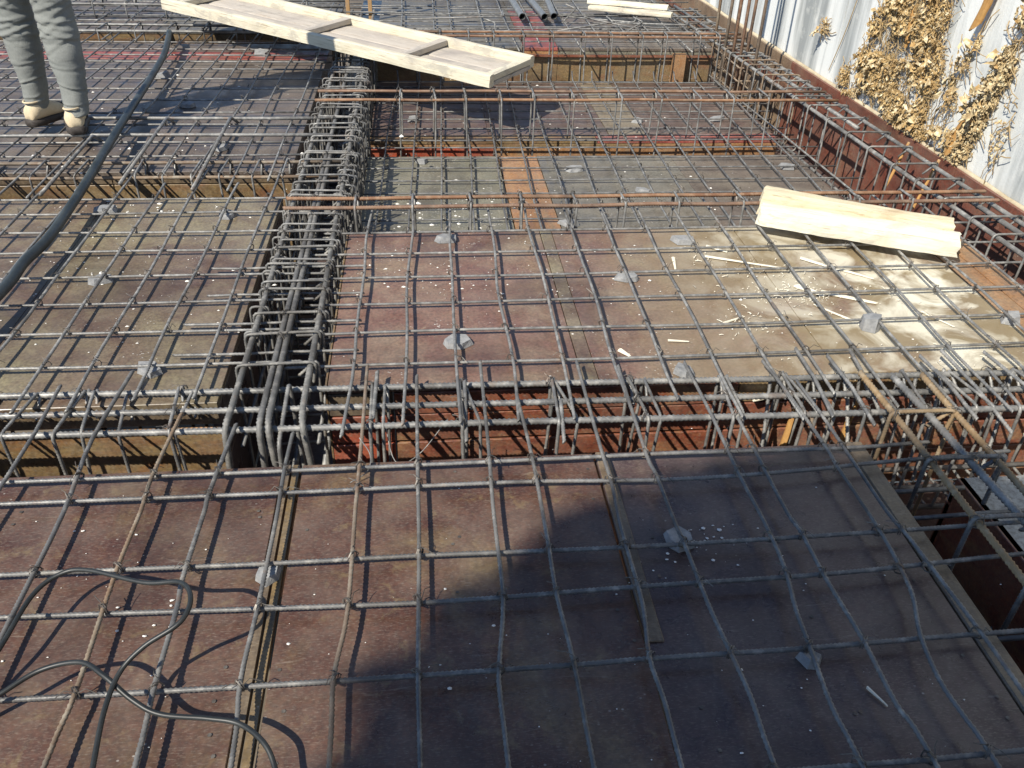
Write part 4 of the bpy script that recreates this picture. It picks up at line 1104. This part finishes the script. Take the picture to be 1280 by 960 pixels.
for k, (x0, y0, x1, y1, w, lab) in enumerate((
    (1.235, -0.185, 1.50, -0.295, .011, 'longest pale wood splinter left of the split timbers'),
    (1.115, -0.19, 1.10, -0.285, .009, 'short thick splinter pointing at the viewer, left of the longest splinter'),
    (1.265, -0.10, 1.33, -0.15, .012, 'white flake close to the pointed stone'),
    (1.585, -0.215, 1.70, -0.315, .013, 'broad flake just below the split timbers, left one of the pair'),
    (1.70, -0.31, 1.79, -0.385, .010, 'broad flake just below the split timbers, right one of the pair'),
    (1.49, -0.42, 1.56, -0.50, .020, 'wide white flake left of the tall stone lump'),
    (1.56, -0.47, 1.72, -0.555, .016, 'long white flake running towards the tall stone lump'),
    (1.16, -0.66, 1.24, -0.62, .007, 'thin splinter with sawdust in the middle of the middle deck'),
    (0.955, -0.755, 1.02, -0.762, .006, 'small pale splinter near the front of the middle deck'),
    (0.795, -0.80, 0.82, -0.835, .012, 'white flake near the front of the middle deck by the filler strip'),
    (1.58, -0.66, 1.50, -0.55, .006, 'slanting splinter left of the tall stone lump'),
    (1.84, -0.62, 1.90, -0.72, .005, 'thin splinter right of the tall stone lump'),
    (1.02, -1.995, 1.04, -2.035, .004, 'tiny white splinter in the shade of the near deck'))):
    d = Vector((x1 - x0, y1 - y0, 0)); L = d.length
    o = plank('wood_splinter', L, w * 1.5, .006, 'splinter', None, (x0, y0, .002), (0, 0, math.atan2(d.y, d.x)), 200 + k, .002, 6, .5, .008)
    tag(o, lab, 'splinter', 'wood splinters on the decks')

for k, (x, y, z, ln, a, b_, lab) in enumerate(((1.285, -0.985, -.27, .16, -1.45, .5, 'orange wood scrap stuck upright in the front trench, left one of two'), (1.47, -0.985, -.24, .17, -1.5, .3, 'orange wood scrap stuck upright in the front trench, right one of two'), (1.16, -0.975, -.07, .11, -.1, .1, 'cream wood scrap lying along the far side of the front trench'))):
    o = plank('wood_scrap', ln, .022, .01, 'rotten' if k < 2 else 'pine', None, (x, y, z), (0, a, b_), 400 + k, .004, 6, .3, .01)
    tag(o, lab, 'wood scrap', 'wood scraps in the front trench')

# loose wire curls
for k, (pts, lab) in enumerate((
    ([(0.03, -1.36, .012), (0.07, -1.33, .02), (0.075, -1.28, .03), (0.05, -1.25, .06)], 'thin curl of pale wire beside the left end of the red trench boards'),
    ([(0.10, -1.08, .0), (0.13, -1.2, -.06), (0.19, -1.19, -.05), (0.27, -1.12, .01)], 'thin curl of pale wire hanging in the red trench'))):
    o = link('wire_curl', *tube(smooth_path(pts, 6), 0.0014, 5), 'steel', None, pts[0], True)
    tag(o, lab, 'wire', 'loose wire curls')

# ================================================================== THE WALKING PERSON
def ring(c, rx, ry, n, rot=0.0, tilt=(0, 0), sq=1.0, ph=0.0):
    out = []
    for j in range(n):
        a = 2 * math.pi * j / n
        ca, sa = math.cos(a), math.sin(a)
        ca = math.copysign(abs(ca) ** sq, ca); sa = math.copysign(abs(sa) ** sq, sa)
        x, y = rx * ca, ry * sa
        X = x * math.cos(rot) - y * math.sin(rot); Y = x * math.sin(rot) + y * math.cos(rot)
        out.append((c[0] + X, c[1] + Y, c[2] + tilt[0] * X + tilt[1] * Y))
    return out
def loft(rings, verts=None, faces=None, cap=True):
    verts = [] if verts is None else verts; faces = [] if faces is None else faces
    b = len(verts); n = len(rings[0])
    for r_ in rings: verts += r_
    for i in range(len(rings) - 1):
        for j in range(n):
            a = b + i * n + j; c = b + i * n + (j + 1) % n
            faces.append((a, c, c + n, a + n))
    if cap:
        faces.append(tuple(b + j for j in reversed(range(n)))); faces.append(tuple(b + (len(rings) - 1) * n + j for j in range(n)))
    return verts, faces
def lerp_stations(st, z):
    for a, b in zip(st, st[1:]):
        if a[0] <= z <= b[0]:
            t = (z - a[0]) / (b[0] - a[0]); t = t * t * (3 - 2 * t)
            return [u_ + (w_ - u_) * t for u_, w_ in zip(a[1:], b[1:])]
    return list(st[-1][1:])

PX, PY = -1.43, 1.22
per = thing('person', (PX, PY, 0.04), 'person in grey-green jeans and beige shoes walking away over the bars at upper left', 'person')
# body: one continuous skinned figure (jeans, shirt, shoes and hair are worn over it)
J = {'pelvis': (-1.43, 1.25, .98, .105), 'waist': (-1.43, 1.24, 1.12, .10), 'chest': (-1.43, 1.26, 1.33, .125), 'neckb': (-1.43, 1.27, 1.52, .06), 'neck': (-1.43, 1.29, 1.60, .052), 'head': (-1.43, 1.32, 1.72, .088), 'crown': (-1.43, 1.31, 1.80, .075),
     'hipL': (-1.515, 1.25, .93, .075), 'kneeL': (-1.54, 1.30, .53, .052), 'ankL': (-1.545, 1.268, .125, .032), 'toeL': (-1.475, 1.37, .075, .022),
     'hipR': (-1.345, 1.25, .93, .075), 'kneeR': (-1.345, 1.24, .53, .052), 'ankR': (-1.318, 1.085, .14, .032), 'toeR': (-1.365, 1.20, .075, .022),
     'shL': (-1.60, 1.26, 1.47, .055), 'elL': (-1.66, 1.21, 1.19, .042), 'wrL': (-1.65, 1.32, .95, .028), 'haL': (-1.645, 1.35, .87, .03),
     'shR': (-1.26, 1.26, 1.47, .055), 'elR': (-1.20, 1.24, 1.19, .042), 'wrR': (-1.20, 1.36, .96, .028), 'haR': (-1.205, 1.39, .88, .03)}
E_ = [('pelvis', 'waist'), ('waist', 'chest'), ('chest', 'neckb'), ('neckb', 'neck'), ('neck', 'head'), ('head', 'crown'), ('pelvis', 'hipL'), ('hipL', 'kneeL'), ('kneeL', 'ankL'), ('ankL', 'toeL'), ('pelvis', 'hipR'), ('hipR', 'kneeR'), ('kneeR', 'ankR'), ('ankR', 'toeR'),
      ('chest', 'shL'), ('shL', 'elL'), ('elL', 'wrL'), ('wrL', 'haL'), ('chest', 'shR'), ('shR', 'elR'), ('elR', 'wrR'), ('wrR', 'haR')]
for sd, sx in (('L', 1), ('R', -1)):                     # five unequal fingers a hand
    h = J['ha' + sd]
    for q, (dx, dy, ln) in enumerate(((-.022, .0, .062), (-.008, .006, .075), (.006, .008, .08), (.02, .006, .07))):
        J[f'f{sd}{q}a'] = (h[0] + dx * .4, h[1] + dx, h[2] - .045, .0095)
        J[f'f{sd}{q}b'] = (h[0] + dx * .4 + sx * .006, h[1] + dx + .012, h[2] - .045 - ln * .55, .0085)
        J[f'f{sd}{q}c'] = (h[0] + dx * .4 + sx * .018, h[1] + dx + .020, h[2] - .045 - ln, .0075)
        E_ += [('ha' + sd, f'f{sd}{q}a'), (f'f{sd}{q}a', f'f{sd}{q}b'), (f'f{sd}{q}b', f'f{sd}{q}c')]
    J[f't{sd}a'] = (h[0] + sx * .012, h[1] + .035, h[2] - .01, .011); J[f't{sd}b'] = (h[0] + sx * .02, h[1] + .05, h[2] - .05, .009)
    E_ += [('ha' + sd, f't{sd}a'), (f't{sd}a', f't{sd}b')]
names = list(J)
me = bpy.data.meshes.new('body')
me.from_pydata([(J[k][0] - PX, J[k][1] - PY, J[k][2] - .04) for k in names], [(names.index(a_), names.index(b_)) for a_, b_ in E_], [])
me.materials.append(M['skin'])
body = bpy.data.objects.new('body', me); COL.objects.link(body); body.parent = per
md = body.modifiers.new('skin', 'SKIN')
for i, k in enumerate(names):
    sv = me.skin_vertices[0].data[i]; sv.radius = (J[k][3], J[k][3]); sv.use_root = (k == 'pelvis')
md.use_smooth_shade = True
md = body.modifiers.new('sub', 'SUBSURF'); md.levels = 1; md.render_levels = 1
# face features
v, f = loft([ring((-1.43, 1.405 - .012 * (1 - t), 1.735 - .05 * t), .010 + .006 * t, .010 + .012 * t, 8) for t in (0, .4, .8, 1)])
link('nose', v, f, 'skin', per, smooth=True)
for sx in (-1, 1):
    v, f = loft([ring((-1.43 + sx * (.088 + .004 * t), 1.315 - .01 * t, 1.72), .006, .018 * (1 - .3 * t), 8) for t in (-1, 0, 1)])
    link('ear', [(a[0], a[1], 1.72 + (a[1] - 1.315) * 1.5) for a in v], f, 'skin', per, smooth=True)
v, f = loft([ring((-1.43, 1.295 - .008 * t, 1.70 + .135 * t), .099 * math.sqrt(max(.02, 1 - (t * .98) ** 3)), .108 * math.sqrt(max(.02, 1 - (t * .98) ** 3)), 18) for t in (0, .2, .4, .6, .8, .92, 1)])
link('hair', v, f, 'hair', per, smooth=True)
# jeans: each leg lofted with the creases behind the knee and above the shoe
def leg(st, seed, n=34, z0=.0, z1=.0, folds=()):
    rings = []
    N = 230
    for i in range(N + 1):
        z = z0 + (z1 - z0) * i / N
        cx, cy, rx, ry = lerp_stations(st, z)
        r_ = []
        for j in range(n):
            a = 2 * math.pi * j / n
            ca, sa = math.cos(a), math.sin(a)
            d = 0.0
            for (zf, slope, amp, wd, side_) in folds:      # folds that wrap part of the way round, slanting
                zz = zf + slope * ca * .06
                wv = math.exp(-((z - zz) / wd) ** 2) - .7 * math.exp(-((z - zz + wd * 1.6) / wd) ** 2)
                d += amp * wv * (0.25 + 0.75 * max(0, -sa * side_))
            d += .0022 * mnoise.noise((ca * 1.3 + seed, sa * 1.3, z * 8)) + .001 * mnoise.noise((ca * 4, sa * 4 + seed, z * 30))
            r_.append((cx + (rx + d) * ca, cy + (ry + d) * sa, z))
        rings.append(r_)
    return loft(rings)
stL = [(.105, -1.548, 1.268, 0.0490, 0.0557), (.14, -1.546, 1.272, 0.0509, 0.0576), (.22, -1.540, 1.280, 0.0561, 0.0602), (.36, -1.540, 1.285, 0.0714, 0.0740), (.45, -1.544, 1.290, 0.0765, 0.0774), (.53, -1.548, 1.300, 0.0739, 0.0757), (.64, -1.545, 1.290, 0.0799, 0.0808), (.80, -1.525, 1.26, 0.0960, 0.0998), (.93, -1.505, 1.25, 0.0960, 0.1104), (1.02, -1.49, 1.25, 0.0768, 0.1056)]
stR = [(.125, -1.312, 1.085, 0.0499, 0.0557), (.18, -1.311, 1.110, 0.0518, 0.0576), (.25, -1.313, 1.130, 0.0561, 0.0602), (.36, -1.325, 1.165, 0.0714, 0.0740), (.45, -1.338, 1.195, 0.0774, 0.0783), (.54, -1.350, 1.225, 0.0765, 0.0774), (.64, -1.358, 1.235, 0.0824, 0.0834), (.80, -1.352, 1.24, 0.0970, 0.1018), (.93, -1.352, 1.25, 0.0960, 0.1104), (1.02, -1.37, 1.25, 0.0768, 0.1056)]
_fr = random.Random(77)
folds = []
for k in range(30):                                      # creases: crowded behind the knee and above the shoe, few on the calf
    zf = _fr.choice((_fr.gauss(.56, .055), _fr.gauss(.56, .055), _fr.gauss(.16, .03), _fr.uniform(.22, .5)))
    folds.append((zf, _fr.uniform(-.9, .9), _fr.uniform(.0025, .0055), _fr.uniform(.0045, .009), _fr.choice((1, 1, -1))))
v, f = leg(stL, 3, z0=.112, z1=1.02, folds=folds)
v2, f2 = leg(stR, 9, z0=.135, z1=1.02, folds=[(a + .012, -b, c, d, e) for a, b, c, d, e in folds])
b = len(v); v += v2; f += [tuple(i + b for i in q) for q in f2]
v, f = loft([ring((-1.43, 1.25, z), rx, ry, 26) for z, rx, ry in ((.86, .10, .10), (.90, .172, .125), (.96, .182, .132), (1.02, .172, .122), (1.07, .160, .112))], v, f)
link('jeans', v, f, 'denim', per, smooth=True)
v, f = loft([ring((-1.43, 1.25 + .01 * t, 1.0 + .50 * t), rx, ry, 26) for t, rx, ry in ((0, .178, .13), (.1, .172, .125), (.3, .160, .118), (.55, .178, .135), (.8, .192, .135), (.93, .17, .11), (1.0, .10, .085), (1.05, .065, .065))])
for sx, sh, el in ((-1, 'shL', 'elL'), (1, 'shR', 'elR')):
    a_, b_ = Vector(J[sh][:3]), Vector(J[el][:3])
    tube([a_ + Vector((-sx * .05, 0, .0)), a_, a_.lerp(b_, .35), a_.lerp(b_, .75)], 0.068, 14, 0, v, f)
link('shirt', v, f, 'shirt', per, smooth=True)
# shoes
def shoe(heel, yaw, lift, name='shoe'):
    """heel: ground point under the heel; lift: angle the heel is raised about the ball of the foot"""
    st = [(-.004, .018, .030, .050), (.004, .031, .046, .078), (.03, .037, .052, .098), (.07, .036, .046, .094), (.11, .036, .042, .080), (.15, .041, .038, .062), (.19, .045, .034, .050), (.23, .043, .028, .042), (.26, .033, .020, .034), (.275, .016, .012, .024)]
    ball = .215
    cy_, sy_ = math.cos(yaw), math.sin(yaw)
    def place(x, y, z):
        x, y, z = x * 1.13, y * 1.13, z * 1.15
        if x < ball:
            dx, dz = x - ball, z
            x, z = ball + dx * math.cos(lift) + dz * math.sin(lift), -dx * math.sin(lift) + dz * math.cos(lift)
        return (heel[0] + x * cy_ - y * sy_, heel[1] + x * sy_ + y * cy_, heel[2] + z)
    rings = []; soles = []
    n = 18
    for x, w, _, h in st:
        r_, s_ = [], []
        for j in range(n):
            a = 2 * math.pi * j / n
            ca, sa = math.cos(a), math.sin(a)
            yy = w * math.copysign(abs(ca) ** .75, ca)
            zz = .020 + (h - .02) * (.5 + .5 * math.copysign(abs(sa) ** .8, sa))
            yy *= 1 - .28 * max(0, sa)
            r_.append(place(x, yy, zz))
            s_.append(place(x * 1.0 + (-.004 if x < .02 else .003), w * 1.10 * math.copysign(abs(ca) ** .6, ca), .014 + .016 * math.copysign(abs(sa) ** .5, sa)))
        rings.append(r_); soles.append(s_)
    v, f = loft(rings)
    o = link(name, v, f, 'shoe', per, smooth=True)
    v, f = loft(soles)
    link('sole', v, f, 'sole', o, origin=per['_base'], smooth=True)
    # toe box of darker canvas and the padded collar
    v, f = loft([[tuple(Vector(p) + (Vector(p) - Vector(place(x, 0, .03))) * .05) for p in r_] for r_, (x, w, _, h) in list(zip(rings, st))[5:]])
    link('toe_box', v, f, 'shoe_dark', o, origin=per['_base'], smooth=True)
    v, f = tube([place(.035 + .036 * math.cos(t * 2 * math.pi / 16), .030 * math.sin(t * 2 * math.pi / 16), .094) for t in range(17)], .0045, 8)
    link('collar', v, f, 'shoe', o, origin=per['_base'], smooth=True)
shoe((-1.572, 1.205, .042), 1.05, 0.0)
shoe((-1.305, 1.025, .042), 1.90, 0.10)

# ================================================================== DRY IVY ON THE WALL
def leaf_mesh(seed):
    rnd = random.Random(seed)
    out = []
    cu = rnd.uniform(-1.1, 1.5); tw = rnd.uniform(-1.6, 1.6)
    m = rnd.choice((7, 8, 9, 10, 11))
    el = rnd.uniform(.42, .95)
    lob = []
    for k in range(m):
        a = -math.pi / 2 + 2 * math.pi * k / m
        rr_ = (1.0 if k % 2 == 0 else rnd.uniform(.5, .85)) * rnd.uniform(.75, 1.15)
        lob.append((math.cos(a) * rr_ * el, math.sin(a) * rr_ + .1))
    V = [(0, .1, .12)]
    for x, y in lob:
        x *= rnd.uniform(.75, 1.1); y *= rnd.uniform(.8, 1.1)
        z = -cu * (x * x + .5 * y * y) * .6 + tw * x * y * .6 + rnd.uniform(-.25, .25); x *= .55 + .3 * rnd.random()
        V.append((x, y, z))
    F = [(0, i, i % len(lob) + 1) for i in range(1, len(lob) + 1)]
    return V, F
LEAVES = [leaf_mesh(s) for s in range(14)]
LMESH = []
for i, (V, F) in enumerate(LEAVES):
    me = bpy.data.meshes.new('dry_leaf'); me.from_pydata(V, [], F); me.materials.append(M['dry_leaf']); LMESH.append(me)
def leaf_frame(rnd, y, z, s, off):
    n = Vector((-1, rnd.uniform(-.9, .7), rnd.uniform(-.3, .9))).normalized()
    q = n.to_track_quat('Z', 'Y') @ Quaternion((0, 0, 1), rnd.uniform(0, 6.3))
    return Vector((wx(y) - off, y, z)), q, s
def vine(loc, label, blobs, n_obj, n_stuff, seed, group=None, runners=()):
    """blobs: (y, z, ry, rz, weight) patches on the wall"""
    rnd = random.Random(seed)
    t = thing('dry_vine', loc, label, 'dry ivy', group)
    wts = [b_[4] for b_ in blobs]
    def spot():
        b_ = rnd.choices(blobs, wts)[0]
        for _ in range(20):
            a, c = rnd.uniform(-1, 1), rnd.uniform(-1, 1)
            if a * a + c * c < 1: break
        y, z = b_[0] + a * b_[2], b_[1] + c * b_[3]
        k = mnoise.noise((y * 7 + seed, z * 7, 0.3))
        return y, z, k
    base = Vector(loc)
    made = 0
    while made < n_obj:
        y, z, k = spot()
        if k < -.15 or z < .045: continue
        p, q, s = leaf_frame(rnd, y, z, rnd.uniform(.015, .040), rnd.uniform(.015, .085))
        o = bpy.data.objects.new('dry_leaf', LMESH[made % 14]); COL.objects.link(o); o.parent = t
        o.location = p - base; o.rotation_mode = 'QUATERNION'; o.rotation_quaternion = q; o.scale = (s, s, s)
        made += 1
    v, f = [], []
    made = 0
    while made < n_stuff:
        y, z, k = spot()
        if k < -.28 or z < .03: continue
        p, q, s = leaf_frame(rnd, y, z, rnd.uniform(.005, .017), rnd.uniform(.003, .05))
        V, F = LEAVES[made % 14]
        b = len(v)
        for a in V:
            w_ = p + q @ (Vector(a) * s); v.append((w_.x, w_.y, w_.z))
        f += [tuple(i + b for i in q_) for q_ in F]
        made += 1
    if f: link('small_leaves', v, f, 'dry_leaf', t)['kind'] = 'stuff'
    v, f = [], []
    for k in range(max(8, int(n_obj * 1.6))):
        y, z, _ = spot()
        P = []
        dy, dz = rnd.uniform(-.05, .05), rnd.uniform(-.09, .06)
        for i in range(5):
            P.append((wx(y) - .012 - .03 * math.sin(i * .8) * rnd.random(), y + dy * i * .5 + rnd.uniform(-.012, .012), z + dz * i * .5 + rnd.uniform(-.01, .01)))
        tube(P, rnd.uniform(.0011, .0028), 4, 0, v, f)
    for (P) in runners:
        tube(smooth_path([(wx(y) - .010, y, z) for y, z in P], 5), .0028, 5, 0, v, f)
    link('stems', v, f, 'dry_stem', t)['kind'] = 'stuff'
    return t
vine((2.67, 1.4, .3), 'dense tangle of straw-coloured dry ivy in the middle of the concrete wall',
     [(1.80, .10, .13, .08, 1.0), (1.62, .22, .15, .14, 1.5), (1.42, .30, .24, .20, 3.2), (1.38, .52, .24, .17, 3.0), (1.22, .12, .18, .11, 1.6), (1.04, .08, .10, .08, .6), (1.12, .36, .14, .14, 1.1), (1.30, .75, .30, .12, 2.0), (1.62, .42, .10, .10, .8), (1.15, .62, .12, .14, .8), (1.02, .18, .06, .14, .5)],
     300, 11000, 5, 'dry ivy on the wall', [[(1.1, .04), (1.3, .3), (1.5, .62), (1.6, .9)], [(1.8, .05), (1.6, .3), (1.35, .6), (1.2, .95)]])
vine((2.69, .62, .3), 'narrow strip of dry ivy climbing the wall at the right edge of the view',
     [(.70, .10, .10, .08, 1.4), (.64, .24, .07, .09, 1.2), (.60, .36, .06, .09, 1.2), (.56, .48, .055, .09, 1.1), (.53, .62, .05, .09, 1.0), (.50, .78, .05, .1, .8), (.44, .30, .03, .2, .3)],
     120, 2600, 6, 'dry ivy on the wall', [[(.74, .03), (.66, .2), (.58, .45), (.5, .75), (.47, .95)]])
vine((2.69, .82, .3), 'few separate dry ivy sprigs between the big tangle and the strip at the edge',
     [(.845, .44, .03, .05, 1), (.885, .34, .025, .03, .6), (.845, .26, .035, .05, 1), (.93, .20, .03, .035, .8), (.88, .11, .025, .04, .8), (.80, .53, .02, .04, .5)],
     32, 260, 7, 'dry ivy on the wall', [[(.93, .14), (.90, .28), (.84, .45), (.80, .62)]])
vine((2.66, 2.3, .25), 'single small dry sprig high on the bare left part of the wall',
     [(2.26, .29, .035, .05, 1)], 9, 40, 8, 'dry ivy on the wall', [[(2.1, .08), (2.0, .35), (1.9, .75)], [(2.32, .32), (2.2, .27), (2.12, .29)]])
for k, (y, z, ln, w, rx, lab) in enumerate(((.735, .065, .17, .055, .25, 'orange rotten board end sticking up behind the form at the foot of the wall'), (.815, .60, .20, .045, .22, 'orange rotten board hanging high on the wall beside the ivy'), (1.30, .42, .16, .03, -.35, 'thin orange board showing through the ivy tangle'))):
    o = plank('rotten_board', ln, w, .018, 'rotten', None, (wx(y) - .032, y, z), (0, -math.pi / 2 + .06, 0), 300 + k, .006, 10, .35 if k != 1 else -.1, .05)
    o.rotation_euler = (Matrix.Rotation(rx, 3, 'X') @ Matrix.Rotation(-math.pi / 2 + .06, 3, 'Y')).to_euler()
    tag(o, lab, 'board', 'rotten boards on the wall')

# ================================================================== HOUSE BEHIND THE VIEWER (added, out of view; keeps sky light off the shade)
hs = thing('sky_block_house', (5.8, -8.6, -3.2), 'unseen grey rendered house added behind the viewer to the right to block sky light', 'house')
def hbox(name, x0, x1, y0, y1, z0, z1, mat, par=None):
    v, f = boxv(x0, x1, y0, y1, z0, z1)
    return link(name, v, f, mat, par or hs, origin=(5.8, -8.6, -3.2))
M['render'] = simple('grey_render', (0.20, 0.195, 0.18), (0.27, 0.26, 0.24), 3, 0.95, 0.3)
M['glass'] = simple('dark_window_glass', (0.02, 0.025, 0.03), (0.03, 0.035, 0.04), 1, 0.1, 0.0)
hbox('wall', 1.0, 12.0, -12.0, -5.2, -3.2, 3.6, 'render')
hbox('roof', 0.7, 12.3, -12.3, -4.9, 3.6, 3.85, 'board_brown')
for zz in (-1.9, 1.2):
    for x in (2.2, 4.9, 7.6, 10.3):
        w_ = hbox('window', x - .65, x + .65, -5.2, -5.14, zz, zz + 1.5, 'stake')
        for xa in (x - .32, x + .32):
            hbox('pane', xa - .27, xa + .27, -5.139, -5.125, zz + .08, zz + 1.42, 'glass', w_)

# ================================================================== TREE BEHIND THE VIEWER (added, out of view; its crown is shaped to shade the near deck)
tr = thing('shade_caster_tree', (-4.6, -7.6, -3.2), 'unseen leafy tree added behind the viewer to cast the shade on the near deck', 'tree')
CT = Vector((1.23, -2.43, 0)) + SUN * 8.2
rnd = random.Random(3)
base = Vector((CT.x - .25, CT.y - .2, -3.2))
tr.location = base; tr['_base'] = list(base)
v, f = [], []
def limb(P, r0, r1):
    P = smooth_path(P, 4)
    n = len(P); s = 8; b0 = len(v)
    for i, p in enumerate(P):
        r_ = r0 + (r1 - r0) * i / (n - 1)
        for j in range(s):
            a = 2 * math.pi * j / s
            v.append((p[0] + r_ * math.cos(a), p[1] + r_ * math.sin(a), p[2]))
    for i in range(n - 1):
        for j in range(s):
            a = b0 + i * s + j; c = b0 + i * s + (j + 1) % s
            f.append((a, c, c + s, a + s))
limb([base, base + Vector((.1, .05, 3)), base + Vector((.05, .1, 6)), CT + Vector((0, 0, .3))], .15, .06)
for k in range(9):
    a = k * .7; h = CT + Vector((0, 0, -1.0 + .2 * k))
    limb([h + Vector((-.1, -.08, -.4)), h + Vector((math.cos(a) * .4, math.sin(a) * .4, 0)), h + Vector((math.cos(a) * .85, math.sin(a) * .85, .25))], .045, .012)
link('trunk', v, f, 'bark', tr, smooth=True)
v, f = [], []
for k in range(11000):
    d = Vector((rnd.gauss(0, 1), rnd.gauss(0, 1), rnd.gauss(0, 1))).normalized()
    rad = (rnd.random() ** .25) * (1 + .03 * mnoise.noise(d * 2.2))
    d = d * rad                                          # crown sheared along the sun so that its shadow gets the wanted outline
    p = Vector((1.23 + 1.30 * d.x, -2.49 + 1.20 * d.y, 0)) + SUN * (8.2 + .95 * d.z)
    n = Vector((rnd.gauss(0, 1), rnd.gauss(0, 1), rnd.gauss(0, 1))).normalized()
    t1 = n.orthogonal().normalized(); t2 = n.cross(t1)
    s = rnd.uniform(.04, .085)
    b = len(v)
    for a, c in ((-1, 0), (0, -.55), (1, 0), (0, .55)):
        w_ = p + t1 * a * s + t2 * c * s; v.append((w_.x, w_.y, w_.z))
    f.append((b, b + 1, b + 2, b + 3))
link('crown', v, f, 'leaf', tr)['kind'] = 'stuff'

for o in S.objects:
    if '_base' in o: del o['_base']
